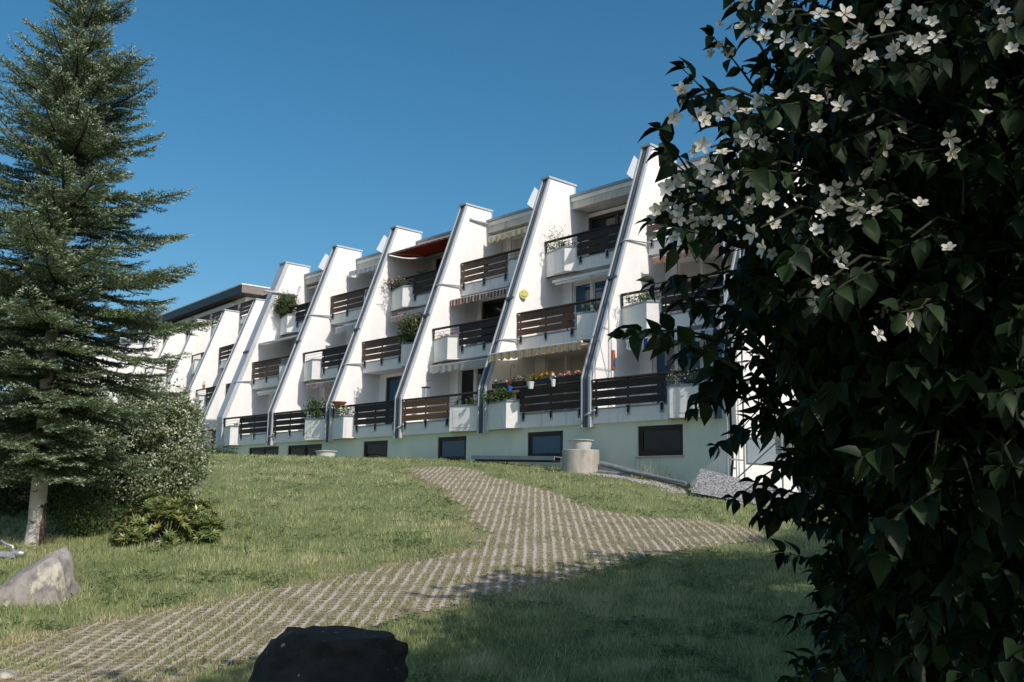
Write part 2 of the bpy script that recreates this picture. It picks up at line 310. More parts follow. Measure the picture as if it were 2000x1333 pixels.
# grass-paver path: outline found on the terrain
PP=[(-700,1420),(-500,1335),(-250,1300),(0,1268),(160,1226),(320,1198),(480,1166),(600,1142),(700,1120),(800,1100),(870,1088),(925,1072),(945,1050),(936,1034),(915,1008),(895,985),(862,956),(830,940),(800,926),(790,917),(840,913),(880,913),(930,922),(1000,944),(1080,968),(1159,993),(1220,1008),(1290,1014),(1370,1019),(1440,1030),(1500,1046),
    (1490,1058),(1430,1064),(1330,1076),(1200,1104),(1120,1124),(1024,1148),(920,1176),(840,1196),(760,1216),(640,1246),(480,1292),(350,1318),(180,1385),(-200,1560)]
path=[tuple(hit(x,y)[:2]) for x,y in PP]
st=.1; xs=[q[0] for q in path]; ys=[q[1] for q in path]
ax=np.arange(min(xs),max(xs),st); ay=np.arange(min(ys),max(ys),st); AX,AY=np.meshgrid(ax,ay)
wob=.07*np.sin(AX*5.1+AY*3)+.05*np.sin(AX*11-AY*7)
ins=inpoly(AX+wob,AY+wob*.7,path); cell=ins[:-1,:-1]
J=np.arange(AX.size).reshape(AX.shape); pf=np.stack([J[:-1,:-1],J[:-1,1:],J[1:,1:],J[1:,:-1]],-1)[cell]
pv=np.stack([AX,AY,ground(AX,AY)+.008],-1).reshape(-1,3); used=np.unique(pf); rm=np.zeros(len(pv),int); rm[used]=np.arange(len(used))
PXP,PYP,PROT=.150,.118,R(1.5)
def pavermat():
    m,n,l,b=newmat('grass_paver_grid'); b.inputs['Roughness'].default_value=.92
    tc=n.new('ShaderNodeTexCoord'); mp=n.new('ShaderNodeMapping'); mp.inputs['Rotation'].default_value=(0,0,PROT); l.new(tc.outputs['Object'],mp.inputs[0])
    wn=n.new('ShaderNodeTexNoise'); wn.inputs['Scale'].default_value=2.2; wn.inputs['Detail'].default_value=3; l.new(tc.outputs['Object'],wn.inputs['Vector'])
    wn2=n.new('ShaderNodeTexNoise'); wn2.inputs['Scale'].default_value=28; wn2.inputs['Detail'].default_value=4; l.new(tc.outputs['Object'],wn2.inputs['Vector'])
    def mth(op,a,bv=None,c=None):
        q=n.new('ShaderNodeMath'); q.operation=op
        for i,x in enumerate((a,bv,c)):
            if x is None: continue
            if hasattr(x,'links'): l.new(x,q.inputs[i])
            else: q.inputs[i].default_value=x
        return q.outputs[0]
    sp=n.new('ShaderNodeSeparateXYZ'); l.new(mp.outputs[0],sp.inputs[0])
    jx=mth('MULTIPLY_ADD',wn.outputs['Fac'],.10,-.05); jf=mth('MULTIPLY_ADD',wn2.outputs['Fac'],.085,-.042)
    def bars(co,per,wd,jit):
        a=mth('ADD',co,jit); a=mth('ADD',a,jf); a=mth('DIVIDE',a,per); a=mth('FRACT',a); a=mth('SUBTRACT',a,.5); a=mth('ABSOLUTE',a)  # 0 centre of cell .. .5 centre of bar
        r=n.new('ShaderNodeMapRange'); r.inputs[1].default_value=.5-wd/2-.05; r.inputs[2].default_value=.5-wd/2+.03; l.new(a,r.inputs[0]); return r.outputs[0]
    bx=bars(sp.outputs[0],PXP,.36,jx); by=bars(sp.outputs[1],PYP,.34,0.)
    by=mth('MULTIPLY',by,.78)
    mask=mth('MAXIMUM',bx,by)
    # overgrown patches
    ov=n.new('ShaderNodeMapRange'); ov.inputs[1].default_value=.47; ov.inputs[2].default_value=.66; l.new(wn.outputs['Fac'],ov.inputs[0])
    mask=mth('MULTIPLY',mask,mth('SUBTRACT',1.,mth('MULTIPLY',ov.outputs[0],.75)))
    cr=n.new('ShaderNodeValToRGB'); cr.color_ramp.elements[0].color=(.36,.30,.245,1); cr.color_ramp.elements[1].color=(.60,.51,.425,1); cr.color_ramp.elements[0].position=.3; cr.color_ramp.elements[1].position=.7; l.new(wn2.outputs['Fac'],cr.inputs[0])
    gr=n.new('ShaderNodeValToRGB'); e=gr.color_ramp.elements; e.new(.5); 
    for i,(p,c) in enumerate([(.35,(.07,.085,.03)),(.5,(.17,.15,.07)),(.66,(.30,.22,.12))]): e[i].position=p; e[i].color=(*c,1)
    l.new(wn2.outputs['Fac'],gr.inputs[0])
    mx=n.new('ShaderNodeMix'); mx.data_type='RGBA'; l.new(mask,mx.inputs[0]); l.new(gr.outputs[0],mx.inputs[6]); l.new(cr.outputs[0],mx.inputs[7]); l.new(mx.outputs[2],b.inputs['Base Color'])
    hh=mth('MULTIPLY_ADD',wn2.outputs['Fac'],.5,mask); bp=n.new('ShaderNodeBump'); bp.inputs['Strength'].default_value=.7; bp.inputs['Distance'].default_value=.02; l.new(hh,bp.inputs['Height']); l.new(bp.outputs[0],b.inputs['Normal'])
    return m
M['paver']=pavermat()
pa=npmesh('path',pv[used],rm[pf],'paver',smooth=True); tag(pa,'grid paver drive with grass growing in its cells, curving up the slope','path',kind='structure')
#==BUILDING==
# ------------------------------------------------------------------ terraced building
S=4.8; ZB,ZK,ZT=2.185,3.678,11.82; DT=2.953; BK=4.256
SLB=[2.264,5.125,7.985]; V0=[.10,1.44,2.78]; VB=[2.3,3.64,4.98]
FP=[(0,ZB),(0,ZK),(DT,ZT)]
def fin(root,k,t=.344,style='near',zb=ZB,u=None):
    u1=-S*k if u is None else u; u0=u1-t
    lowv=6.2
    o=MB().uprism([(0,zb),(0,ZK),(DT,ZT),(BK,ZT),(BK,11.2),(lowv,11.2),(lowv,zb)],u0,u1).build('fin_wall','stucco',root)
    fl=MB(); P=[(0,zb-.03),(0,ZK),(DT,ZT)]
    if style=='near':
        fl.strip(P,u0+.03,u1-.055,0,.018,0); fl.strip(P,u0-.012,u0+.032,0,.065,1); fl.strip(P,u1-.075,u1+.012,0,.045,1)
        fl.strip(P,u0+.13,u0+.14,.018,.045,0); fl.strip(P,u1+.001,u1+.010,-.07,.045,1)
    elif style=='end':
        fl.strip(P,u0-.01,u1-.10,0,.03,1); fl.strip(P,u1-.11,u1+.015,0,.05,1); fl.strip(P,u1+.002,u1+.016,-.16,.05,1)
    else:
        fl.strip(P,u0+.04,u1-.05,0,.018,0); fl.strip(P,u0-.012,u0+.045,0,.06,1); fl.strip(P,u1-.06,u1+.012,0,.045,1)
    if style!='far':   # joint collars
        a=.40; fl.strip([(DT*a,ZK+(ZT-ZK)*a),(DT*(a+.012),ZK+(ZT-ZK)*(a+.012))],u0-.014,u1+.014,.0,.068,0)
    fl.build('flashing',['flash_d','flash_l'],o)
    cp=MB(); cp.box(u0-.05,u1+.05,DT-.09,BK+.10,ZT,ZT+.07); cp.build('wall_cap','flash_l',o)
    if style!='far': MB().box(u0-.004,u1+.004,BK,BK+.09,11.3,ZT-.002).build('end_sheet','flash_l',o)
    return o
def wall_open(mb,u0,u1,z0,z1,v0,v1,ops):
    us=sorted({u0,u1,*[a for o in ops for a in o[:2]]}); zs=sorted({z0,z1,*[a for o in ops for a in o[2:4]]})
    for i in range(len(us)-1):
        for j in range(len(zs)-1):
            cu,cz=(us[i]+us[i+1])/2,(zs[j]+zs[j+1])/2
            if any(o[0]<cu<o[1] and o[2]<cz<o[3] for o in ops): continue
            mb.box(us[i],us[i+1],v0,v1,zs[j],zs[j+1])
def window(root,u0,u1,z0,z1,v,kind='white',lights=2,glass='glass',curtain=False,name='window',fw_=.07,blind=0.):
    fm='frame_b' if kind=='wood' else 'frame_w'
    fr=MB(); fr.box(u0,u0+fw_,v,v+.07,z0,z1); fr.box(u1-fw_,u1,v,v+.07,z0,z1); fr.box(u0+fw_,u1-fw_,v,v+.07,z1-fw_,z1); fr.box(u0+fw_,u1-fw_,v,v+.07,z0,z0+fw_)
    n=lights; wd=(u1-u0)/n
    for i in range(1,n): fr.box(u0+wd*i-.05,u0+wd*i+.05,v-.01,v+.075,z0+.002,z1-.002)
    for i in range(n):
        a,b=u0+wd*i+(.05 if i else fw_)+.01,u0+wd*(i+1)-(.05 if i<n-1 else fw_)-.01
        for (p,q,r_,s_) in ((a,a+.05,z0+fw_,z1-fw_),(b-.05,b,z0+fw_,z1-fw_),(a+.05,b-.05,z0+fw_,z0+fw_+.06),(a+.05,b-.05,z1-fw_-.05,z1-fw_)): fr.box(p,q,v+.012,v+.06,r_,s_)
    f=fr.build(name,fm,root)
    MB().box(u0+fw_,u1-fw_,v+.036,v+.044,z0+fw_,z1-fw_).build('pane',glass,f)
    if curtain:
        c=MB(); n_=int((u1-u0)/.045); pts=[(u0+.1+(u1-u0-.2)*i/n_,v+.16+.025*math.sin(i*1.9)) for i in range(n_+1)]
        vs=[];fs=[]
        for x,y in pts: vs+=[(x,y,z0+.1),(x,y,z1-.05)]
        for i in range(n_):
            if curtain=='half' and .35<(i/n_)<.7: continue
            fs.append((2*i,2*i+2,2*i+3,2*i+1))
        c.add(vs,fs).build('curtain','curtain',f,recalc=False)
    if blind:
        b=MB(); zz=z1-fw_; 
        while zz>z0+(z1-z0)*(1-blind): b.box(u0+fw_+.005,u1-fw_-.005,v+.0,v+.012,zz-.042,zz-.004); zz-=.046
        b.build('roller_shutter','shutter',f)
    return f
def planter(parent,ufin,sgn,v0,zb,extra=None):
    P=[(ufin,v0),(ufin+sgn*1.28,v0-.34),(ufin+sgn*1.62,v0),(ufin+sgn*1.62,v0+.5),(ufin,v0+.5)]
    if sgn<0: P=P[::-1]
    o=MB().prism(P,zb,zb+.86).build('planter_box','slab',parent)
    def grow(P,d):
        cx=sum(p[0] for p in P)/5; cy=sum(p[1] for p in P)/5; return [(x+d*(1 if x>cx else -1)*(0 if abs(x-ufin)<1e-6 else 1),y+d*(1 if y>cy else -1)) for x,y in P]
    m=MB().prism(grow(P,.025),zb+.86,zb+.92,0); m.prism(grow(P,-.06),zb+.915,zb+.925,1)
    m.build('planter_cap',['zinc','soil'],parent)
    # raised panel on the slanted face
    a=np.array([ufin+sgn*.14,v0-.34*.14/1.28]); b=np.array([ufin+sgn*1.14,v0-.34*1.14/1.28]); d=nrm(b-a); nn=np.array([d[1],-d[0]])*(1 if sgn>0 else -1)
    q=[a,b,b+nn*.012,a+nn*.012]; MB().prism([tuple(x) for x in (q if sgn<0 else q[::-1])],zb+.13,zb+.74).build('planter_panel','slab',parent)
    c=(np.array([ufin+sgn*.75,v0-.02,zb+.93])); return c
def balcony(root,k,l,side,board='wood_d',far=False,uL=None,uR=None,zs=None,v0=None,vb=None,brk=True,plant=True):
    uL=-S*(k)-0. if uL is None else uL; uR=uL+S-.344 if uR is None else uR
    zb=SLB[l] if zs is None else zs; v0=V0[l] if v0 is None else v0; vb=VB[l] if vb is None else vb
    uL+=.004; uR-=.004
    m=MB(); m.box(uL,uR,v0,v0+.15,zb,zb+.42); m.box(uL,uR,v0+.151,vb+.1,zb+.003,zb+.2); o=m.build('balcony','slab',root)
    s1=1.62 if (side=='L' and plant) else 0; s2=1.62 if (side=='R' and plant) else 0
    a,b=uL+s1,uR-s2
    MB().box(a,b,v0-.025,v0+.17,zb+.42,zb+.46).build('edge_strip','zinc',o)
    if plant: planter(o,uL if side=='L' else uR,1 if side=='L' else -1,v0,zb)
    bv=v0-.06
    rl=MB()
    for (z0,z1) in ((.51,.72),(.76,.975),(1.015,1.25)):
        j=random.uniform(-.006,.006); mid=(a+b)/2+random.uniform(-.3,.3)
        rl.box(a+.03,mid-.004,bv-.025+j,bv+j,zb+z0,zb+z1); rl.box(mid+.004,b-.03,bv-.024+j,bv+.001+j,zb+z0+.003,zb+z1-.002)
    rl.build('railing_boards',board,o)
    n=3; ps=[a+.16+(b-a-.32)*i/(n-1) for i in range(n)]
    pt=MB()
    for p in ps: pt.box(p-.022,p+.022,bv+.004,bv+.045,zb+.28,zb+1.29)
    if plant:
        e=uL+.06 if side=='L' else uR-.06
        pt.box(e-.02,e+.02,bv+.0,bv+.04,zb+.93,zb+1.29)
        lo,hi=(uL+.04,a) if side=='L' else (b,uR-.04)
        for zz in (1.03,1.16): pt.box(lo,hi,bv+.012,bv+.024,zb+zz,zb+zz+.012)
    pt.box(ps[0] if not(plant and side=='L') else uL+.05,ps[-1] if not(plant and side=='R') else uR-.05,bv+.008,bv+.036,zb+1.262,zb+1.288)
    pt.build('railing_posts','black' if not far else 'wood_d',o)
    MB().box(uL+.03,uR-.03,bv-.05,bv+.06,zb+1.29,zb+1.335).build('handrail','wood_m' if board!='wood_d' else random.choice(['wood_m','wood_d']),o,bevel=.008)
    if brk:
        for p in ps: MB().box(p-.05,p-.03,v0-.09,v0-.002,zb+.2,zb+.5).box(p-.03,p+.05,v0-.024,v0-.003,zb+.2,zb+.5).box(p-.05,p+.05,v0-.09,v0-.026,zb+.48,zb+.505).build('railing_bracket','steel',o)
    return o
def awning(root,u0,u1,vb_,zt,vf,zf,mat,val=.2,scal=.17,bar='white_met',arms=True):
    n=max(8,int((u1-u0)/.06)); m=MB(); K=5; vs=[];fs=[]
    for j in range(K+1):
        t=j/K; 
        for i in range(n+1): vs.append((u0+(u1-u0)*i/n,vb_+(vf-vb_)*t,zt+(zf-zt)*t-.05*math.sin(math.pi*t)*abs(vf-vb_)+.004*math.sin(i*.9)))
    fs=[(j*(n+1)+i,j*(n+1)+i+1,(j+1)*(n+1)+i+1,(j+1)*(n+1)+i) for j in range(K) for i in range(n)]
    o=m.add(vs,fs).build('awning',mat,root,recalc=False)
    m=MB(); vs=[]; nn=n*2
    for i in range(nn+1):
        x=u0+(u1-u0)*i/nn; ph=abs(math.sin(math.pi*(x-u0)/scal)) if scal else 1
        vs+= [(x,vf-.03,zf),(x,vf-.035+.012*math.sin(x*17),zf-val*.55),(x,vf-.035+.02*math.sin(x*17+.6),zf-val*(.72+.28*ph))]
    fs=[(3*i+j,3*i+3+j,3*i+4+j,3*i+1+j) for i in range(nn) for j in range(2)]
    m.add(vs,fs).build('valance',mat,o,recalc=False)
    MB().box(u0-.02,u1+.02,vf-.028,vf+.045,zf-.035,zf+.035).build('front_bar',bar,o,bevel=.012)
    MB().box(u0-.03,u1+.03,vb_-.02,vb_+.12,zt-.07,zt+.07).build('cassette',bar,o,bevel=.02)
    if arms and abs(vf-vb_)>.5:
        for q in (u0+.25,u1-.25):
            e=q+(.45 if q==u0+.25 else -.45)
            MB().tube([(q,vb_,zt-.12),(e,(vb_+vf)/2,(zt+zf)/2-.10),(q,vf+.03,zf-.02)],.022,6).build('awning_arm','white_met',o)
    return o
A=empty('terraced_apartment_building',(O[0],O[1],0),TH,'white terraced apartment building with six sloping fin walls, wooden balcony railings and striped awnings','building')
for k in range(5): fin(A,k)
fin(A,5,t=.60,style='end')
# bays: k -> between fin k+1 and fin k (left edge at fin k's right face)
BR={(-1,2):('R','wood_w'),(-1,1):('L','wood_d'),(-1,0):('R','wood_d'),
    (1,2):('L','wood_d'),(1,1):('R','wood_m'),(1,0):('L','wood_d'),
    (2,2):('R','wood_w'),(2,1):('L','wood_d'),(2,0):('R','wood_o'),
    (3,2):('L','wood_d'),(3,1):('R','wood_m'),(3,0):('L','wood_d'),
    (4,2):('R','wood_m'),(4,1):('L','wood_d'),(4,0):('R','wood_d'),
    (5,2):('L','wood_d'),(5,1):('R','wood_w'),(5,0):('L','wood_d')}
BAYS=[(-1,0.)]+[(k,-S*k) for k in range(1,6)]
W_SPEC={(-1,2):('shutter',),(-1,1):('shutter',),(-1,0):('curt',),(1,2):('wood',),(1,1):('white',),(1,0):('shutter',),(2,2):('shutter',),(2,1):('dark',),(2,0):('white',),
        (3,2):('dark',),(3,1):('white',),(3,0):('wood',),(4,2):('white',),(4,1):('white',),(4,0):('shutter',),(5,2):('white',),(5,1):('dark',),(5,0):('white',)}
for k,uL in BAYS:
    uR=uL+S-.344
    for l in range(3):
        side,bd=BR[(k,l)]; balcony(A,k,l,side,bd,uL=uL,uR=uR)
        z0=SLB[l]+.2; z1=SLB[l]+2.861; sp=W_SPEC[(k,l)][0]; v=VB[l]
        a=uL+(.06 if sp=='wood' and l==2 else .25 if sp=='dark' else .50); b=uR-.12; zz0=z0+.05; zz1=z1-.14
        m=MB(); wall_open(m,uL,uR,z0,z1,v,v+.2,[(a,b,zz0,zz1)]); m.build('balcony_wall','stucco' if l<2 else 'inner',A)
        if sp=='wood': window(A,a,b,zz0,zz1,v+.06,'wood',3,'glass_blue' if l==0 else 'glass',curtain='half',name='balcony_door')
        elif sp=='shutter': window(A,a,b,zz0,zz1,v+.06,'white',4,'glass',blind=.97,name='balcony_door')
        elif sp=='dark': window(A,a,b,zz0,zz1,v+.06,'wood',2,'glass',name='balcony_door')
        elif sp=='curt': window(A,a,b,zz0,zz1,v+.06,'white',4,'glass_blue',curtain='half',name='balcony_door')
        else: window(A,a,b,zz0,zz1,v+.06,'white',4,'glass' if k!=1 else 'glass_blue',curtain=True,name='balcony_door')
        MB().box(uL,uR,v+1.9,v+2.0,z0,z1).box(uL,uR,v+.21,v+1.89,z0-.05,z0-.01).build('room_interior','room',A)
    # roof edge of the bay
    r=MB(); r.box(uL+.004,uR-.004,4.12,4.27,10.86,11.14,0); r.box(uL+.004,uR-.004,4.271,9.5,10.90,11.12,0)
    r.box(uL+.004,uR-.004,4.07,4.4,11.142,11.30,1); r.box(uL+.004,uR-.004,4.0,4.5,11.302,11.40,2)
    r.build('roof_edge',['conc','white_met','zinc'],A)
# body, basement and gable end
bm_=MB(); uW0,uW1=-24.6,4.8
WIN=[(1.66,3.28,1.26,2.12,'wood',1,'glass'),(-2.96,-1.35,1.28,2.12,'wood',1,'glass_blue'),(-7.61,-6.02,1.27,2.12,'wood',1,'glass_blue'),(-12.3,-10.66,1.27,2.12,'wood',1,'glass'),(-18.12,-15.34,1.27,2.12,'wood',2,'glass'),(-21.64,-18.89,1.27,2.12,'wood',2,'glass')]
wall_open(bm_,-23.35,4.45,-1.5,2.264,.2,.45,[w_[:4] for w_ in WIN]); bm_.build('basement_wall','green',A)
for u0,u1,z0,z1,kd,n,gm in WIN:
    window(A,u0,u1,z0,z1,.24,kd,n,gm,name='basement_window',fw_=.09,curtain=(gm=='glass_blue'))
    MB().box(u0-.05,u1+.05,.14,.30,z0-.035,z0-.003).build('window_sill','conc',A)
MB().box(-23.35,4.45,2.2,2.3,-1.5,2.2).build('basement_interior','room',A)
MB().box(-23.6,-23.351,.2,9,-1.5,2.26).build('end_wall','green',A)
MB().box(-24.55,4.79,6.4,12,-1.5,10.88).build('rear_block','stucco',A)
g=MB(); g.uprism([(.2,-1.6),(.2,2.25),(0,2.25),(0,ZK),(DT,ZT),(BK,ZT),(BK,11.2),(13,11.2),(13,-1.6)],4.456,4.84); gw=g.build('gable_wall','stucco',A)
fl=MB(); fl.strip(FP,4.445,4.50,0,.07,1); fl.strip(FP,4.51,4.77,0,.018,0); fl.strip(FP,4.76,4.852,0,.055,1); fl.build('flashing',['flash_d','flash_l'],gw)
# side balconies on the gable end with orange awnings
for (zz,vv) in ((2.3,2.2),(5.15,3.4)):
    s=MB(); s.box(4.845,6.1,vv,vv+3.6,zz,zz+.22); s.box(6.0,6.1,vv,vv+3.6,zz+.22,zz+.45); sb=s.build('side_balcony','slab',A)
    rr=MB()
    for i in range(26): rr.box(6.04,6.06,vv+.05+i*.14,vv+.07+i*.14,zz+.45,zz+1.2)
    rr.box(6.02,6.08,vv,vv+3.6,zz+1.2,zz+1.24); rr.build('railing','steel',sb)
    m=MB(); n=40; vs=[]
    for i in range(n+1):
        y=vv+3.4*i/n; vs+=[(4.86,y,zz+2.5),(6.2,y,zz+2.15),(6.2,y,zz+1.98+.04*abs(math.sin(i*.6)))]
    mt=clothmat('orange_side_cloth',[(.55,(.80,.34,.06)),(.45,(.80,.76,.68))],.2,.35,axis=1)
    m.add(vs,[(3*i+j,3*i+3+j,3*i+4+j,3*i+1+j) for i in range(n) for j in range(2)]).build('awning',mt,A,recalc=False)
MB().box(4.842,4.90,3.6,4.7,-.35,1.75).build('side_door','frame_b',A)
MB().box(4.842,4.90,.9,3.0,1.05,1.75).build('side_window','sheet',A)
# awnings   (bay k, level l)
def aw(k,l,e0,e1,vb_,zt,vf,zf,mat,**kw):
    uL=0. if k==-1 else -S*k; uR=uL+S-.344; awning(A,uL+e0,uR-e1,vb_,zt,vf,zf,mat,**kw)
aw(-1,2,.1,.3,4.75,10.72,4.0,10.55,'aw_beige',val=.22)
aw(-1,1,.5,.4,2.95,7.84,2.4,7.72,'aw_pink',val=.22,scal=.2)
aw(-1,0,.55,.45,1.75,4.98,1.02,4.84,'aw_blue',val=.30,scal=.42)
aw(1,0,.10,.02,1.85,5.0,-.03,4.80,'aw_yellow',val=.26,scal=.30)
aw(2,2,.35,.2,4.6,10.74,3.9,10.56,'aw_lemon',val=.27,scal=.36)
aw(2,1,.06,.02,2.95,7.84,2.2,7.70,'aw_brown',val=.24,scal=.19)
aw(2,0,.25,.02,1.75,4.98,1.15,4.93,'aw_beige',val=.30,scal=.5)
aw(3,2,.04,.02,4.6,10.78,2.5,10.5,'aw_red',val=.05,scal=0)
aw(3,1,.3,.2,2.95,7.84,2.6,7.64,'aw_rose',val=.24,scal=.25)
aw(4,2,.2,.02,4.6,10.78,3.55,10.62,'aw_grey',val=.26,scal=.3)
aw(4,1,.9,.3,2.95,7.84,2.5,7.66,'aw_white',val=.26,scal=0)
aw(4,0,.5,.3,1.75,4.98,1.35,4.94,'aw_rose',val=.24,scal=.25)
aw(5,1,.04,.02,2.95,7.84,1.65,7.42,'aw_white',val=.05,scal=0)
aw(5,2,.3,.4,4.6,10.72,4.15,10.62,'aw_brown',val=.05,scal=0)
# retracted cassettes with arms (bay 1 middle, bay 5 bottom)
for (k,l,v_) in ((1,1,2.85),(5,0,1.55)):
    uL=-S*k; z=SLB[l+1]-.12
    c=MB().box(uL+.25,uL+4.3,v_,v_+.16,z-.12,z).build('awning_cassette','white_met',A,bevel=.03)
    MB().tube([(uL+.5,v_-.05,z-.2),(uL+2.2,v_-.10,z-.2)],.03,6).build('awning_arm','white_met',c); MB().tube([(uL+2.4,v_-.10,z-.2),(uL+4.1,v_-.05,z-.2)],.03,6).build('awning_arm','white_met',c)
# rain pipes along the fins, translucent side screens
for k in range(0,6):
    for l in range(3):
        side,_=BR[(k if k else -1,l)]
        if side=='L': continue
        z=SLB[l]+.36; uf=-S*k; vf=(z-ZK)/(ZT-ZK)*DT if z>ZK else 0
        MB().tube([(uf-.17,vf-.10,z-.12),(uf+.03,vf-.09,z-.06),(uf+.05,vf+.05,z-.03),(uf+.09,V0[l]-.12,z+.02),(uf+.2,V0[l]-.12,z+.03)],.03,8).build('rain_pipe','flash_l',A,smooth=True)
uf=-S*2; MB().tube([(uf+.05,3.1,11.25),(uf+.10,4.0,11.22)],.05,8).build('rain_pipe','flash_l',A,smooth=True)
uf=-S*5; MB().tube([(uf+.06,1.75,10.15),(uf+.09,3.6,10.2),(uf+.09,3.75,10.7)],.06,8).build('rain_pipe','flash_l',A,smooth=True)
for k in (0,1,3,4):
    u=-S*k-.39; a0=.86; a1=.95
    P=[(DT*a0-.38,ZK+(ZT-ZK)*a0+.05),(DT*a0+.1,ZK+(ZT-ZK)*a0-.12),(DT*a1+.1,ZK+(ZT-ZK)*a1-.12),(DT*a1-.26,ZK+(ZT-ZK)*a1+.06)]
    MB().uprism(P,u-.012,u).build('side_screen','screen',A)
# ------------------------------------------------------------------ farther block
B=empty('stepped_apartment_building',(OG[0],OG[1],0),THG,'farther white stepped apartment building under a dark overhanging flat roof','building')
NG=12
for k in range(-2,NG): fin(B,k,style='far')
sides=['L','R']
for k in range(-1,NG):
    uL=-S*k; uR=uL+S-.344
    for l in range(3):
        sd_='LR'[(k+l)%2]
        balcony(B,k,l,sd_,random.choice(['wood_w','wood_m','wood_d']),far=True,uL=uL,uR=uR,brk=k<4)
        z0=SLB[l]+.2; z1=SLB[l]+2.861; a,b=uL+1.1,uR-.4; m=MB(); wall_open(m,uL,uR,z0,z1,VB[l],VB[l]+.2,[(a,b,z0+.05,z0+2.2)]); m.build('balcony_wall','stucco',B)
        if k<5: window(B,a,b,z0+.05,z0+2.2,VB[l]+.06,'white',2,'glass',curtain=True,name='balcony_door')
    balcony(B,k,2,'R',random.choice(['wood_w','wood_m']),far=True,uL=uL,uR=uR,zs=11.06,v0=4.0,vb=5.3,brk=False,plant=False)
mb=MB().box(-S*NG,9.6,6.4,14,-2,11.0).build('rear_block','stucco',B)
MB().box(-S*NG,9.2,.2,6.3,-2,2.26).build('basement_wall','green',B)
pu1=-7.3
m=MB(); ops=[(pu1-3.2-i*4.8,pu1-.5-i*4.8,12.0,12.95) for i in range(8)]
wall_open(m,-44,pu1,11.0,13.44,5.3,5.5,ops); m.box(pu1,pu1+.02,5.3,12,11.0,13.44); m.build('penthouse_wall','stucco',B)
for i,(a,b,c,d) in enumerate(ops):
    window(B,a,b,c,d,5.36,'white',3,'glass_blue',name='penthouse_window',blind=.9 if i in(2,4) else 0)
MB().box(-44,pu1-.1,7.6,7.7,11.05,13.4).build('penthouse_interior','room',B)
MB().box(-16,-9,5.05,5.28,13.08,13.26).box(-30,-17,5.05,5.28,13.08,13.26).build('blind_cassette','white_met',B)
rf=MB(); rf.box(-48,-6.1,4.5,13,13.46,14.0,0); rf.box(-47.99,-6.098,4.498,13.002,13.45,13.457,2); rf.box(-6.1,-6.09,4.5,13,13.47,13.99,1); rf.box(-48.05,-6.05,4.45,13.05,14.002,14.08,3)
rf.build('flat_roof',['fascia','fascia_s','soffit','white_met'],B)
MB().box(-7.4,-7.2,6.2,6.4,12.5,13.45).build('roof_post','wood_o',B)
# glass balustrade on the roof terrace
for i,k in enumerate((5,6,7)):
    u=-S*k-.344; gb=MB()
    for q in ((3.6,0),(4.9,0),(6.2,0)): gb.box(u-.05,u,q[0],q[0]+.05,11.5,13.0)
    gb.box(u-.05,u,3.6,6.25,12.96,13.02); f=gb.build('balustrade_frame','white_met',B)
    MB().box(u-.035,u-.02,3.65,6.2,11.6,12.96).build('balustrade_glass','glass_clear',f)
#==THINGS==
# ------------------------------------------------------------------ balcony plants and small things
def bl(u,v,z): return O+U*u+V*v+np.array([0,0,z])
def gl(u,v,z): return OG+UG*u+VG*v+np.array([0,0,z])
def plant(name,loc,label,cat,w_=.5,h=.45,n=260,leaf=.09,fol='fol_pot',pot=None,flowers=None,nf=60,fs=.05,group=None,wy=None,rz=TH,box=None,upb=.8):
    """potted or planted greenery; pot = (material, radius, height); box=(length, depth, height) flower box"""
    r=empty(name,loc,rz,label,cat,group); wy=wy or w_*.6; base=0
    if pot:
        pr,ph=pot[1],pot[2]; MB().lathe([(0,.01),(pr*.72,.0),(pr,ph),(pr*1.08,ph),(pr*1.08,ph+.03),(pr*.92,ph+.03),(pr*.9,ph-.02),(0,ph-.02)],n=18).build('pot',pot[0],r,smooth=False); base=ph
    if box: MB().box(-box[0]/2,box[0]/2,-box[1]/2,box[1]/2,0,box[2]).box(-box[0]/2-.01,box[0]/2+.01,-box[1]/2-.01,box[1]/2+.01,box[2]-.02,box[2]+.004).build('flower_box','darkbox',r); base=box[2]
    nc=max(6,n//9); cc=[];rr=[]
    for i in range(nc):
        x=random.uniform(-1,1); cc.append((x*w_*.5,random.uniform(-.5,.5)*wy,base+h*random.uniform(.15,.85)*(1-.35*abs(x)))); rr.append(1)
    cc=np.array(cc); P=np.repeat(cc,9,0)+rng.normal(size=(nc*9,3))*min(w_,h)*.11; D=rdir(len(P),upb)
    s=MB()
    for c in cc[::3]: s.tube([(c[0]*.2,c[1]*.2,base),(c[0]*.7,c[1]*.7,base+(c[2]-base)*.6),tuple(c)],[.008,.005,.003],5)
    s.build('stem','twig',r)
    leaves('foliage',P,D,rdir(len(P),1),leaf*(.6+.6*rng.random(len(P))),leaf*.55,T_DIA,fol,r)
    if flowers:
        P=cc[rng.integers(0,nc,nf)]+rng.normal(size=(nf,3))*min(w_,h)*.13; P[:,2]+=h*.08; P[:,1]-=wy*.12
        k=5; a=rng.random((nf,1))*6.28+np.arange(k)[None]*6.28/k; N=rdir(nf,.6); N[:,1]-=.5; N=nrm(N)
        X=nrm(np.cross(N,rdir(nf))); Y=np.cross(N,X); D=(X[:,None]*np.cos(a)[...,None]+Y[:,None]*np.sin(a)[...,None]+N[:,None]*.25).reshape(-1,3)
        mi=rng.integers(0,len(flowers),nf)
        leaves('blossoms',np.repeat(P,k,0),D,np.repeat(N,k,0),fs,fs*.8,T_DIA,flowers,r,mi=np.repeat(mi,k))
    return r
def shelf(k,l,side,du=.7,dv=-.02):
    uL=0. if k==-1 else -S*k; uR=uL+S-.344; return bl((uL+du) if side=='L' else (uR-du),V0[l]+dv,SLB[l]+.93)
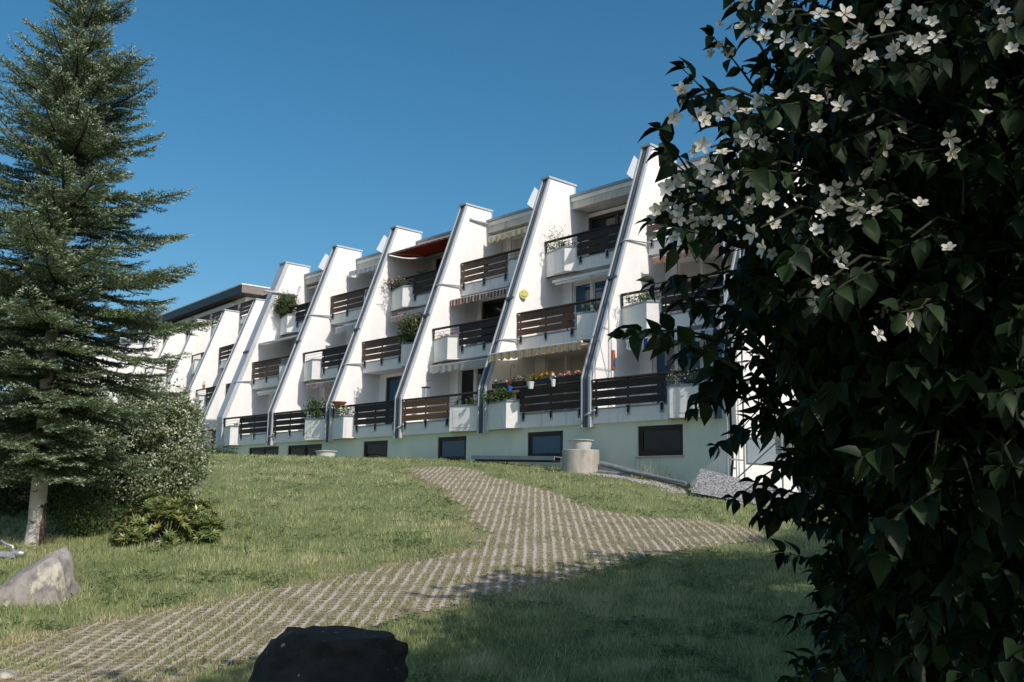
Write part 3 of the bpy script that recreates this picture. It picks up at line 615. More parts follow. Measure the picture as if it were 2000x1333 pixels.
plant('balcony_plant',shelf(-1,1,'L',.85),'light green cushion plant filling the white planter above the blue striped awning','plant',1.25,.34,560,.07,upb=1.2,flowers=['fl_yellow'],nf=20,fs=.03)
plant('balcony_plant',shelf(-1,0,'R',.75),'bushy plant with pink blossoms in the white planter of the lowest right balcony','plant',1.2,.5,420,.08,flowers=['fl_pink'],nf=30)
r=plant('balcony_tree',shelf(1,2,'L',.62,.1),'spindly small tree with pale leaves in the top planter beside the brown door','tree',.95,1.25,240,.07,fol='fol_blossom',upb=.5)
plant('balcony_plant',shelf(1,2,'L',.8),'low green herbs below the spindly tree in the top planter','plant',1.1,.3,300,.08)
plant('balcony_plant',shelf(1,1,'R',.7),'dark spiky plant in the planter below the retracted white awning','plant',1.1,.3,160,.09,upb=2)
plant('balcony_plant',shelf(1,0,'L',.75),'leafy green vegetable plant under the row of flower boxes in the lowest planter','plant',1.25,.42,480,.13,upb=.9)
plant('balcony_plant',shelf(2,1,'L',.75),'dry rust coloured plant in a white planter beneath the brown striped awning','plant',1.1,.20,200,.06,fol='fl_rhodo')
plant('balcony_plant',shelf(2,0,'R',.75),'small green plants in the planter beside the orange brown railing','plant',1.1,.26,180,.09)
plant('balcony_plant',shelf(3,2,'L',.8,-.15),'overhanging grey green cushion plant spilling over the planter under the red awning','plant',1.35,.55,750,.07,upb=.1,fol='fol_cypress',flowers=['fl_pink'],nf=30)
plant('dwarf_pine',shelf(3,1,'R',.75,-.05),'round bushy dwarf pine in the planter under the rose coloured awning','pine',1.25,1.15,4200,.11,fol='fol_cypress',upb=.8,wy=.7)
plant('balcony_plant',shelf(3,0,'L',.85),'straggly green plant with white blossoms below the terracotta bowl','plant',1.3,.5,420,.08,flowers=['fl_white'],nf=30)
plant('balcony_plant',shelf(4,0,'R',.75),'dark green broad leaved shrub in the planter next to the black railing','plant',1.1,.95,520,.14)
plant('dwarf_conifer',shelf(5,2,'L',.62,-.05),'tall clipped dark conifer in the highest planter of the end bay','conifer',.9,1.35,4600,.09,fol='fol_cypress',wy=.7,upb=.7)
plant('balcony_plant',bl(-S*1+1.05,V0[0]-.02,SLB[0]+1.38),'flower box with white and red blossoms at the left end of the lowest handrail','flowers',1.5,.22,260,.06,box=(1.5,.18,.14),flowers=['fl_white','fl_white','fl_red'],nf=110,fs=.04,wy=.2)
plant('balcony_plant',bl(-S*1+2.75,V0[0]-.02,SLB[0]+1.38),'flower box with yellow and orange blossoms in the middle of the lowest handrail','flowers',1.1,.22,240,.06,box=(1.1,.18,.14),flowers=['fl_yellow','fl_yellow','fl_orange'],nf=150,fs=.045,wy=.2)
plant('balcony_plant',bl(-S*1+3.9,V0[0]-.02,SLB[0]+1.38),'flower box with pink and orange blossoms at the right end of the lowest handrail','flowers',1.0,.18,180,.06,box=(1.0,.18,.14),flowers=['fl_pink','fl_orange'],nf=110,fs=.04,wy=.2)
plant('potted_plant',bl(-S*1+1.28,V0[0]-.18,SLB[0]+1.20),'small plant in a bright blue pot hung on the lowest handrail','potted plant',.14,.2,40,.05,pot=('bluepot',.075,.15),flowers=['fl_red'],nf=14)
plant('potted_plant',bl(-S*1+2.28,V0[0]-.20,SLB[0]+1.22),'green plant in a white pot hung beside the yellow blossoms','potted plant',.2,.25,50,.06,pot=('whitepot',.11,.2))
plant('potted_plant',bl(-S*1+3.3,V0[0]-.20,SLB[0]+1.22),'white flowers in a lilac white pot between the orange and pink boxes','potted plant',.16,.2,40,.05,pot=('whitepot',.075,.2),flowers=['fl_white'],nf=20)
plant('potted_tree',bl(-S*1+3.9,1.0,SLB[0]+.21),'dark tall potted shrub standing before the closed shutter under the yellow awning','potted plant',.8,.7,300,.1,pot=('black',.2,.95))
plant('potted_plant',bl(-S*2+1.0,3.2,SLB[2]+.9),'tiny potted cypress behind the weathered railing under the lemon awning','potted plant',.16,.42,110,.05,fol='fol_cypress',pot=('black',.09,.32))
plant('potted_plant',bl(-S*3+2.0,V0[2]+.1,SLB[2]+1.3),'dark potted plant on the handrail under the red awning','potted plant',.5,.3,90,.08)
rb=empty('terracotta_bowl',bl(-S*3+.45,V0[0]-.05,SLB[0]+1.34),TH,'wide terracotta bowl standing on the lowest handrail beside a fin wall','bowl')
MB().lathe([(0,0),(.16,.0),(.30,.14),(.32,.17),(.29,.17),(.15,.04),(0,.04)],n=24).build('bowl','terra',rb,smooth=False)
plant('potted_plant',gl(-S*1+.9,V0[1]+.05,SLB[1]+1.36),'cream ornament with dry flowers on a far balcony handrail','potted plant',.2,.35,50,.05,pot=('terra',.09,.2))
for i,(k,l,s_,lb) in enumerate([(2,1,'R','leafy green shrub above a wooden railing on the farther building, right of the other one'),(3,1,'L','round green shrub in a planter on the farther building, left of the railing shrub'),(5,1,'L','green plant with an orange pot high on the leftmost visible far balcony')]):
    uL=-S*k; u=uL+.8 if s_=='L' else uL+S-.344-1.0
    plant('balcony_plant',gl(u,V0[l]-.05,SLB[l]+.95),lb,'plant',1.3,.85,520,.11,rz=THG,fol='fol_blossom')
plant('climbing_plant',bl(4.2,1.2,4.0),'green climbing plant hanging by the blue striped awning near the corner','plant',.3,1.2,300,.07)
plant('tall_plant',bl(-23.9,.8,2.2) ,'sprawling thin plant leaning out beside the end fin wall','plant',.5,1.5,200,.1)
# smiling disc
sm=empty('smiling_disc',bl(-S+.07,1.62,SLB[1]+2.05),TH,'round yellow smiling face disc hung on the fin wall under the retracted awning','decoration')
d=MB(); n=32; 
def discpt(r_,a,x): return (x,r_*.6*math.cos(a),r_*.6*math.sin(a))
vs=[discpt(.27,2*math.pi*i/n,0) for i in range(n)]+[discpt(.27,2*math.pi*i/n,.05) for i in range(n)]
d.add(vs,[tuple(range(n))[::-1],tuple(range(n,2*n))]+[(i,(i+1)%n,n+(i+1)%n,n+i) for i in range(n)]).build('disc','yellow',sm)
f=MB(); f.tube([(.058,.10*math.cos(a),.10*math.sin(a)) for a in np.linspace(math.pi*1.12,math.pi*1.88,12)],.008,6)
for q in (-.055,.055): f.tube([(.05,q,.06),(.062,q,.06)],.015,10)
f.build('face','black',sm); sm.rotation_euler=(0,0,TH-.5)
# hooks, lantern, wall ornaments
h=empty('shepherd_hook',bl(-S+1.0,V0[0]+.1,SLB[0]+1.3),TH,'thin curled metal hook rising above the red flowers','hook'); MB().tube([(0,0,0),(0,0,.75)]+[(.09-.09*math.cos(a),0,.75+.09*math.sin(a)) for a in np.linspace(.3,3.3,8)],.009,6).build('rod','black',h)
h=empty('lantern',bl(-S*2+.75,.55,SLB[0]+1.4),TH,'grey metal lantern hung above the orange brown railing','lantern'); MB().box(-.1,.1,-.1,.1,.0,.36).build('lantern_body','glass_clear',h); MB().box(-.12,.12,-.12,.12,.36,.40).box(-.12,.12,-.12,.12,-.04,0).tube([(0,0,.4),(0,0,.62),(.25,0,.66)],.01,6).build('lantern_frame','black',h)
h=empty('round_wall_clock',bl(-S*5+.03,4.3,SLB[2]+1.55),TH,'grey ring ornament on the wall of the highest end balcony','decoration'); MB().tube([(.02,.13*math.cos(a),.13*math.sin(a)) for a in np.linspace(0,2*math.pi,20)],.025,6,cap=False).build('ring','sheet',h)
h=empty('thermometer_board',bl(.02,1.0,SLB[0]+1.75),TH,'narrow red and blue board hung on the rightmost fin wall','decoration'); MB().box(0,.03,-.07,.07,0,.6).build('board','terra',h); MB().box(.03,.036,-.04,.04,.1,.3).build('panel','bluepot',h)
h=empty('bird_house',bl(-S+1.0,2.9,SLB[1]+1.05),TH,'dark little bird house under the smiling disc','bird house'); MB().box(-.16,.16,-.12,.12,0,.22).add([(-.24,-.17,.2),(.24,-.17,.2),(.24,.17,.2),(-.24,.17,.2),(-.2,0,.38),(.2,0,.38)],[(0,1,5,4),(2,3,4,5),(0,4,3),(1,2,5),(0,3,2,1)]).tube([(0,0,-.75),(0,0,0)],.02,6).build('house','wood_m',h)
def chair(loc,rz,label,mat='black'):
    c=empty('balcony_chair',loc,rz,label,'chair'); MB().box(-.22,.22,-.22,.22,.42,.46).build('seat',mat,c); MB().box(-.22,.22,.20,.24,.5,1.05).build('backrest',mat,c)
    for a in (-.2,.2):
        for b in (-.2,.2): MB().tube([(a,b,0),(a*.95,b*.95,.44)],.015,6).build('leg','steel',c)
chair(bl(-S*2+1.2,2.4,SLB[1]+.2),TH+1,'folding chair in the shade under the brown striped awning','sheet')
chair(bl(-S*2+2.3,1.1,SLB[0]+.2),TH+2.4,'dark chair behind the orange brown railing')
chair(bl(-S+3.3,2.5,SLB[1]+.2),TH-2,'dark chair before the glass door under the retracted awning')
# ------------------------------------------------------------------ things at the foot of the building
def gpt(u,v,dz=0): P=O+U*u+V*v; P[2]=ground(P[0],P[1])+dz; return P
def tub(loc,label,r=.42,h=.36):
    t=empty('plastic_tub',loc,TH,label,'tub','grey white plastic tubs'); 
    MB().lathe([(0,0),(r*.74,0),(r*.93,h*.93),(r*1.05,h*.93),(r*1.06,h),(r*.95,h),(r*.72,.04),(0,.04)],n=36).build('tub','tub',t,smooth=False); return t
def onv(x,y,v):
    d=ray(x,y); t=((O+V*v)@V)/(d@V); return d*t
c=onv(1134,912,-.75); ring=empty('concrete_ring',(c[0],c[1],c[2]),0,'round concrete well ring standing on the grass by the wall','concrete ring')
rr=.54; MB().lathe([(0,-.3),(rr,-.3),(rr*1.01,.46),(rr*.99,.485),(rr*.84,.485),(rr*.82,.34),(0,.34)],n=48).build('ring','conc_ring',ring)
tub((c[0],c[1],c[2]+.485),'white plastic tub standing on top of the concrete well ring',.37,.29)
c=onv(636,902,-.8); tub(c,'white plastic tub standing in the grass before the basement wall',.42,.42)
# sheet stack and pipes
def bar(name,a,b,wd,th,mat,label,cat,group=None):
    a=np.array(a);b=np.array(b); L=np.linalg.norm(b-a); o=empty(name,a,math.atan2(b[1]-a[1],b[0]-a[0]),label,cat,group); o.rotation_euler[1]=-math.asin((b[2]-a[2])/L)
    return o,L
P0=onv(930,900,-.45);P1=onv(1092,905,-.45)
o,L=bar('metal_sheet',P0+np.array([0,0,.10]),P1+np.array([0,0,.14]),.5,.05,'sheet','long blue grey metal sheet lying in the grass left of the concrete ring','sheet')
MB().box(0,L,-.2,.2,.03,.05).box(0,L,-.22,-.19,-.06,.06).build('sheet','sheet',o); MB().box(.1,L-.1,-.15,.15,-.12,.02).build('timber','black',o)
for i,(xa,ya,xb,yb,r_,lb) in enumerate([(1174,906,1345,950,.08,'long grey pipe leaning down the slope from the wall, topmost'),(1170,923,1232,931,.075,'short thick black pipe end by the concrete ring'),(1215,918,1340,944,.04,'thin dark pipe lying beneath the long grey pipe')]):
    a=onv(xa,ya,-.5-.12*i); b=onv(xb,yb,-.6-.12*i); o,L=bar('pipe',a,b,0,0,'pipe',lb,'pipe','pipes lying at the foot of the wall')
    MB().tube([(0,0,0),(L,0,0)],r_,12).build('pipe_body','pipe',o,smooth=False)
# speckled stone slab leaning, small boulders
a=onv(1352,958,-.9);b=onv(1552,985,-1.1)
sl_=MB(); q=[at(1368,915,np.linalg.norm(a)*.98),at(1350,962,np.linalg.norm(a)*.96),at(1548,998,np.linalg.norm(a)*.90),at(1550,962,np.linalg.norm(a)*.92)]
nn=np.array([.0,.06,.0]); so_=MB().add([*q,*[p+np.array([.03,.09,-.02]) for p in q]],[(0,1,2,3),(7,6,5,4),(0,4,5,1),(1,5,6,2),(2,6,7,3),(3,7,4,0)]).build('stone_slab','terrazzo'); tag(so_,'speckled grey stone slab leaning against the wall corner','slab')
def rock(name,loc,size,label,mat,seed,sub=4,amp=.22,cuts=(),cat='boulder',rz=0):
    import bmesh
    bm=bmesh.new(); bmesh.ops.create_icosphere(bm,subdivisions=sub,radius=1)
    for v in bm.verts:
        p=v.co.copy(); nz=noise.fractal(p*1.1+Vector((seed,seed*2,0)),1,2,4)*amp*1.6+noise.fractal(p*4+Vector((seed,0,3)),1,2,5)*amp*.3
        q=p*(1+nz)
        for (n_,d_) in cuts:
            n_=Vector(n_).normalized(); e=q.dot(n_)-d_
            if e>0: q-=n_*e*.88
        v.co=Vector((q.x*size[0],q.y*size[1],q.z*size[2]))
    me=bpy.data.meshes.new(name); bm.to_mesh(me); bm.free(); me.materials.append(M[mat]); me.polygons.foreach_set('use_smooth',[True]*len(me.polygons))
    o=bpy.data.objects.new(name,me); COL.objects.link(o); o.location=tuple(float(x) for x in loc); o.rotation_euler=(0,0,rz); tag(o,label,cat); return o
P=hit(60,1185); d=P@fw
rock('boulder',P+np.array([-.10,.35,.10]),(.52,.42,.56),'large pale grey boulder beside the pale fir trunk and trailer hitch','rock',3.3,5,.20,[((-.50,-.2,.84),.50),((1,-.1,.16),.62),((.1,-.95,.35),.66),((.55,-.3,.85),.80)],rz=.1)
P=at(632,1345,7.2); P[2]=ground(P[0],P[1])
rock('boulder',P+np.array([0,.15,.16]),(.63,.48,.42),'shade-darkened boulder with pale lichen in the shaded foreground grass','rockd',8.1,5,.20,[((.12,-.1,1),.84),((1,-.3,.2),.85),((-1,-.3,.3),.82)])
P=hit(12,1322); rock('stone',P,(.10,.12,.05),'small pale stone at the near left end of the paved drive','rock',5,3)
P=hit(1385,972); rock('stone',P+np.array([0,0,.02]),(.24,.2,.16),'rounded grey stone in front of the leaning speckled slab','rock',6,3)
P=hit(1436,985); rock('stone',P,(.22,.15,.09),'low whitish stone beside the black hose','rock',9,3)
# gravel along the wall
T_ST=(np.array([(.5,0,0),(0,.5,.05),(-.5,0,0),(0,-.5,-.03),(0.05,0,.38),(0,0,-.3)]),np.array([(0,1,4),(1,2,4),(2,3,4),(3,0,4),(1,0,5),(2,1,5),(3,2,5),(0,3,5)]))
n=2600; uu_=rng.uniform(-.3,4.3,n); vv_=-.75-.10*uu_+rng.normal(size=n)*.22; Q=O[None]+U[None]*uu_[:,None]+V[None]*vv_[:,None]; Q[:,2]=ground(Q[:,0],Q[:,1])+.012
M['gravel']=leafmat('gravel_stone',[(0,(.26,.24,.22)),(1,(.50,.47,.44))],0,.9)
gv=leaves('gravel',Q,rdir(n)*np.array([1,1,.2]),np.tile([[0,0,1.]],(n,1))+rng.normal(size=(n,3))*.2,.03+.04*rng.random(n),.05,T_ST,'gravel'); tag(gv,'pale gravel strip along the foot of the basement wall','gravel',kind='stuff')
# scaffold and hose at the corner
sc=empty('scaffold',gpt(5.1,-.32),TH,'galvanised scaffold tower standing at the right corner of the building','scaffold')
for (u,v) in ((0,0),(0,.75),(1.6,0),(1.6,.75)): MB().tube([(u,v,-.1),(u,v,10.3)],.026,8).build('standard','steel',sc)
for z in (1.5,3.5,5.5,7.6,9.8):
    MB().tube([(0,0,z),(1.6,0,z)],.022,8).build('ledger','steel',sc); MB().tube([(0,0,z-.5),(0,.75,z-.5)],.02,8).build('ledger','steel',sc); MB().tube([(1.6,0,z-.5),(1.6,.75,z-.5)],.02,8).build('ledger','steel',sc)
MB().tube([(0,0,.3),(1.6,0,1.5)],.02,6).tube([(0,0,3.5),(1.6,0,1.5)],.02,6).tube([(0,.75,7.6),(.0,0,9.8)],.02,6).tube([(1.6,.75,5.6),(1.6,0,7.6)],.02,6).build('brace','steel',sc)
for z in (3.0,5.0): MB().box(.03,1.57,.03,.72,z,z+.05).build('platform','sheet',sc)
a=at(1421,975,25.3); hs_=MB().tube([at(x,y,d) for x,y,d in ((1421,976,25.4),(1427,950,25.4),(1431,900,25.4),(1428,840,25.4),(1424,760,25.4),(1420,680,25.4),(1424,600,25.4))],.035,8).build('hose','black',smooth=True); tag(hs_,'thick black hose hanging down beside the scaffold','hose')
# trailer drawbar at the left edge
P=at(48,1078,13.6)
t=empty('trailer_drawbar',P,math.pi*.98,'galvanised trailer drawbar with hitch and jockey handle reaching in from the left edge','trailer')
MB().box(.12,1.3,-.04,.04,-.09,.0).box(.20,1.3,-.055,.055,-.075,-.015).build('drawbar','trailer',t,bevel=.008); MB().tube([(.0,0,-.03),(.10,0,-.02),(.22,0,-.03)],[.035,.045,.035],10).build('coupling','steel',t,smooth=True)
MB().tube([(.16,0,.0),(.18,0,.07),(.30,0,.11),(.36,0,.15)],[.022,.02,.014,.016],8).build('handle','trailer',t,smooth=True); MB().tube([(.32,0,-.09),(.24,0,-.22)],.012,6).tube([(.24,0,-.09),(.28,0,-.2)],.01,6).build('jockey_stand','steel',t)
#==VEG==
# ------------------------------------------------------------------ fir tree at the left
def fir(loc,H,label,seed,reach=2.15,zlow=1.1,dens=1.0,view=True):
    rnd=random.Random(seed); root=empty('fir_tree',loc,0,label,'fir tree','firs at the left edge')
    pts=[(.015*math.sin(t*19),.015*math.sin(t*13),-.2+t*(H+.1)) for t in np.linspace(0,1,40)]
    MB().tube(pts,[(.128-.118*t)*(1+.05*math.sin(t*90))+(.03 if t<.02 else 0) for t in np.linspace(0,1,40)],16).build('trunk','birch' if view else 'bark',root,smooth=True)
    if view: MB().tube([(.12,-.02,-.1),(.135,-.02,.3),(.13,0,.62)],[.05,.045,.02],8).build('bark_strip','wood_w',root,smooth=True)
    sa=[];sb=[];lv=[]; br=MB(); z=zlow; a0=0
    while z<H-.12:
        hb=H-z; nb=9 if hb>3 else (6 if hb>1.2 else 5); a0+=rnd.uniform(.3,1.2)
        for i in range(nb):
            az=a0+2*math.pi*i/nb+rnd.uniform(-.25,.25); zz=z+rnd.uniform(-.12,.12)
            Lb=min(.12+.30*hb,reach)*rnd.choice([rnd.uniform(.5,.8),rnd.uniform(.75,1.0),rnd.uniform(.95,1.25)])
            if z<3.2: Lb*=.62+.12*z
            away=(math.cos(az)<-.35 or math.sin(az)>.75) and view
            s0=.90-.13*hb if hb<7 else -.01-.07*(hb-7)
            dirh=np.array([math.cos(az),math.sin(az),0]); pts=[];n=14; p=np.array([0,0,zz]); sl_=s0+rnd.uniform(-.1,.1)
            for j in range(n+1):
                pts.append(p.copy()); sj=sl_+(.55 if hb>2 else .15)*(j/n)**2-.22*math.sin(math.pi*j/n)*(hb>2); d_=nrm(dirh+np.array([0,0,sj])); p=p+d_*Lb/n
            br.tube(pts,[.028*(1-j/(n+.5))*min(1,Lb)+.004 for j in range(n+1)],5,cap=False)
            pts=np.array(pts); step=.068/dens*(1.6 if away else 1); s=.04*Lb; sd2=1
            side0=np.array([-dirh[1],dirh[0],0])
            while s<Lb:
                f=s/Lb*n; j=min(int(f),n-1); q=pts[j]+(pts[j+1]-pts[j])*(f-j); ax=nrm(pts[j+1]-pts[j])
                for sd3 in (-1,1):
                    rem=Lb-s; lt=min(.10+.50*rem,.34+.28*Lb*(s/Lb))*rnd.uniform(.65,1.15)
                    d2=nrm(ax*.75+side0*sd3*(.75)+np.array([0,0,rnd.uniform(-.28,.10)-(.12 if hb>3 else 0)]))
                    m=max(1,int(lt/.068)); e=q
                    for w_ in range(m):
                        e2=e+d2*lt/m; last=w_==m-1
                        sa.append(e);sb.append(e2);lv.append(1. if last else .28)  # inner shoots tinted darker, the crown's inner shade put into their colour
                        if lt>.10 and not last:
                            for s4 in (-1,1):
                                sn=nrm(np.cross(d2,[0,0,1])); d3=nrm(d2*.7+sn*s4*.7+np.array([0,0,rnd.uniform(-.15,.18)])); l3=rnd.uniform(.05,.11)*(1 if not away else 1.1)
                                sa.append(e2);sb.append(e2+d3*l3);lv.append(.72)
                        e=e2; d2=nrm(d2+np.array([0,0,.05]))
                s+=step*rnd.uniform(.8,1.2)
            sa.append(pts[-2]);sb.append(pts[-1]+(pts[-1]-pts[-2])*.6);lv.append(1)
        z+=.27*rnd.uniform(.7,1.3) if hb>2 else .22
    sa.append(np.array([0,0,H*.96]));sb.append(np.array([0,0,H+.1]));lv.append(1)
    br.build('branches','bark',root)
    sa=np.array(sa);sb=np.array(sb);lv=np.array(lv); n=len(sa); K=8
    ax=nrm(sb-sa); t=(np.arange(K)[None]+rng.random((n,K)))/K; P=sa[:,None]+(sb-sa)[:,None]*t[...,None]
    a=rng.random((n,K))*2*math.pi; X=nrm(np.cross(ax,[0,0,1.])+1e-6); Y=np.cross(X,ax); 
    D=ax[:,None]*.75+X[:,None]*np.cos(a)[...,None]*.9+Y[:,None]*(np.sin(a)*.75+.25)[...,None]
    N=rdir(n*K,.8); Ln=.036*(.8+.5*rng.random(n*K)); tint=np.clip(np.repeat(lv,K)*.62+.26*rng.random(n*K)+.30*(np.repeat(lv,K)>.9)*rng.random(n*K),0,1)
    leaves('needles',P.reshape(-1,3),D.reshape(-1,3),N,Ln,.013,T_TRI,'fir',root,tint)
    print('fir shoots',n); return root
Pf=at(62,1085,14.6); zf=float(ground(Pf[0],Pf[1])); FH=at(108,-330,14.6)[2]-zf
fir((Pf[0],Pf[1],zf),FH,'tall fir tree with frosted shoot tips and a pale peeling trunk beside the boulder',3,reach=2.05,zlow=1.22)
Pf=at(-190,1060,17.5); zf=float(ground(Pf[0],Pf[1]))
fir((Pf[0],Pf[1],zf),8.2,'second fir mostly outside the left edge, behind the tall fir',8,reach=2.4,zlow=.8,dens=.75,view=False)
# bushes
def bush(name,label,cat,blobs,ncl,kper,rc,leaf,fol,flowers=None,nfl=0,fs=.03,shell=.5,stems=8,group=None,lw=.55,fup=.3):
    """blobs: (photo x, photo y, distance, radius px)"""
    C=[];Rr=[]
    for x,y,d,rp in blobs: C.append(at(x,y,d)); Rr.append(rp*d/F_PX)
    C=np.array(C); b=C.mean(0); b[2]=ground(b[0],b[1]); r=empty(name,b,0,label,cat,group); C=C-b
    s=MB()
    for i in range(stems):
        c=C[i%len(C)]+rng.normal(size=3)*.15; s.tube([(c[0]*.15,c[1]*.15,-.1),tuple(c*np.array([.6,.6,.55])),tuple(c)],[.03,.018,.006],6)
    s.build('stems','bark',r)
    P,Dn=clumps(C,Rr,ncl,kper,rc,shell); D=nrm(Dn*.6+rdir(len(P),.3)); leaves('foliage',P,D,rdir(len(P),.9)+Dn*.5,leaf*(.7+.6*rng.random(len(P))),leaf*lw,T_DIA,fol,r)
    if flowers:
        P,Dn=clumps(C,np.array(Rr)*1.04,nfl//6,6,rc*.8,.82); k=4; n=len(P); a=rng.random((n,1))*6.28+np.arange(k)[None]*1.571; N=nrm(Dn+rdir(n,fup)); X=nrm(np.cross(N,rdir(n))); Y=np.cross(N,X)
        D=(X[:,None]*np.cos(a)[...,None]+Y[:,None]*np.sin(a)[...,None]+N[:,None]*.2).reshape(-1,3); leaves('blossoms',np.repeat(P,k,0),D,np.repeat(N,k,0),fs,fs*.85,T_DIA,flowers,r)
    return r
bush('flowering_shrub','arching mock orange shrub covered with small white blossoms between the fir and the building','shrub',
    [(300,800,19,62),(345,860,19,62),(262,850,19.3,75),(300,930,19,75),(225,920,19.5,80),(355,800,19,34),(372,905,18.8,40),(330,950,18.7,50),(280,770,19.2,40),(215,830,19.6,60)],2300,11,.085,.072,'fol_blossom',['fl_cream'],9000,.024,stems=14,lw=.6)
bush('dark_shrub','dark green broadleaf shrub in the shade behind the pale fir trunk','shrub',
    [(30,960,18,95),(120,1000,18.5,85),(200,960,19,80),(40,880,18.5,90),(130,900,18.8,90),(-60,950,18.5,100),(210,1010,17.5,50),(150,1035,17,45)],1700,10,.10,.075,'fol_bush',stems=12)
bush('young_shrub','low light green leafy shrub right of the pale fir trunk','shrub',[(165,1035,15.5,42),(135,1010,15.5,36),(200,1020,15.8,30),(158,980,15.7,30)],330,10,.06,.05,'fol_pot',stems=8,shell=.35)
def rhodo():
    C=np.array([at(x,y,d) for x,y,d in ((275,1032,15.0),(330,1030,14.9),(380,1010,15.3),(300,1000,15.5),(345,1000,15.6),(400,1035,15.1),(260,1050,14.8))]); Rr=np.array([42,42,36,40,38,28,28])*15/F_PX
    b=C.mean(0); b[2]=ground(b[0],b[1]); r=empty('rhododendron',b,0,'wide low rhododendron with leathery leaf rosettes and rust orange buds on the lawn','rhododendron'); C=C-b
    n=360; i=rng.integers(0,len(C),n); d=rdir(n,.35); P=C[i]+d*Rr[i][:,None]*(.75+.35*rng.random((n,1)))*np.array([1,1,.85]); P[:,2]=np.maximum(P[:,2],.05)
    s=MB()
    for q in P[::4]: s.tube([(q[0]*.4,q[1]*.4,0),tuple(q*np.array([.8,.8,.6])),tuple(q)],[.014,.01,.006],5)
    s.build('stems','bark',r)
    k=10; a=rng.random((n,1))*6.28+np.arange(k)[None]*6.28/k; A_=nrm(d+np.array([0,0,.9])); X=nrm(np.cross(A_,rdir(n))); Y=np.cross(A_,X); el=.25+.5*rng.random((n,k))
    D=(X[:,None]*np.cos(a)[...,None]+Y[:,None]*np.sin(a)[...,None]+A_[:,None]*el[...,None]).reshape(-1,3)
    sel=rng.random(n)<.28; q=P[sel]; m=len(q); a=rng.random((m,1))*6.28+np.arange(6)[None]*1.05; D2=np.stack([np.cos(a),np.sin(a),np.ones_like(a)*1.0],-1).reshape(-1,3)
    cat=np.concatenate
    leaves('foliage',cat([np.repeat(P,k,0),np.repeat(q,6,0)]),cat([D,D2]),cat([np.repeat(A_,k,0),rdir(m*6)]),cat([.10+.04*rng.random(n*k),np.full(m*6,.055)]),cat([np.full(n*k,.032),np.full(m*6,.022)]),T_DIA,['fol_rhodo','fl_rhodo'],r,mi=cat([np.zeros(n*k,int),np.ones(m*6,int)]))
rhodo()
bush('evergreen_thicket','tall dark evergreen thicket standing behind the firs at the left edge','thicket',[(0,760,22,150),(130,820,22,115),(-110,640,22,170),(60,900,21,120),(20,590,22.5,105),(-150,900,21,160),(190,900,21,80),(95,690,22.5,90)],2600,10,.13,.12,'fol_shade',stems=12)
bush('dark_hedge','low dark clipped hedge at the left end of the green basement wall','hedge',[(370,893,38,16),(395,893,38,16),(420,890,38,16),(445,892,37,13),(345,893,38,16)],420,9,.13,.09,'fol_bush',stems=4)
for i,(x,lb) in enumerate([(1270,'tuft of tall thin weeds before the dark window near the corner'),(1300,'smaller tuft of weeds right of the tall weeds')]):
    P=onv(x,925+i*12,-.35); P[2]=ground(P[0],P[1]); r=empty('weeds',P,0,lb,'weeds'); n=70 if i==0 else 30; Q=rng.normal(size=(n,3))*np.array([.22,.1,0]); D=rdir(n,2.5); leaves('stalks',Q,D,rdir(n),(.75 if i==0 else .45)*(.5+.5*rng.random(n)),.014,T_TRI,'grass',r)
# ------------------------------------------------------------------ mock orange right in front of the camera
BL=[(1770,40,2.7,200),(1920,0,2.8,330),(1660,0,2.7,90),(1650,110,2.6,100),(1700,240,2.5,190),(1870,260,2.6,330),(1990,240,2.4,330),(1560,230,2.6,75),(1530,340,2.6,75),(1640,400,2.4,170),(1540,440,2.5,80),(1810,480,2.4,290),(1960,500,2.4,350),(1470,430,2.5,50),
    (1660,550,2.4,150),(1540,560,2.6,80),(1820,680,2.6,290),(1720,700,2.7,130),(1580,670,2.8,75),(1560,850,2.9,60),(1450,520,2.7,60),(1480,400,2.6,65),(1425,640,2.7,42),(1500,600,3.2,80),(1490,750,2.8,60),(1465,650,2.7,50),(1600,960,3.0,50),(1970,760,2.4,350),(1790,860,2.8,190),(1650,780,2.9,80),(1690,920,3.0,80),(1890,960,2.8,280),(1810,1060,3.0,120),(1960,1130,2.7,330),(1840,1220,3.0,150),(1780,1300,3.0,80),(1930,1320,2.9,260),
    (1900,300,3.8,400),(1790,600,3.8,270),(1950,800,3.9,420),(1880,1100,4.0,250),(1820,100,3.8,250),(1960,500,4.4,420),(1980,1200,4.2,380)]
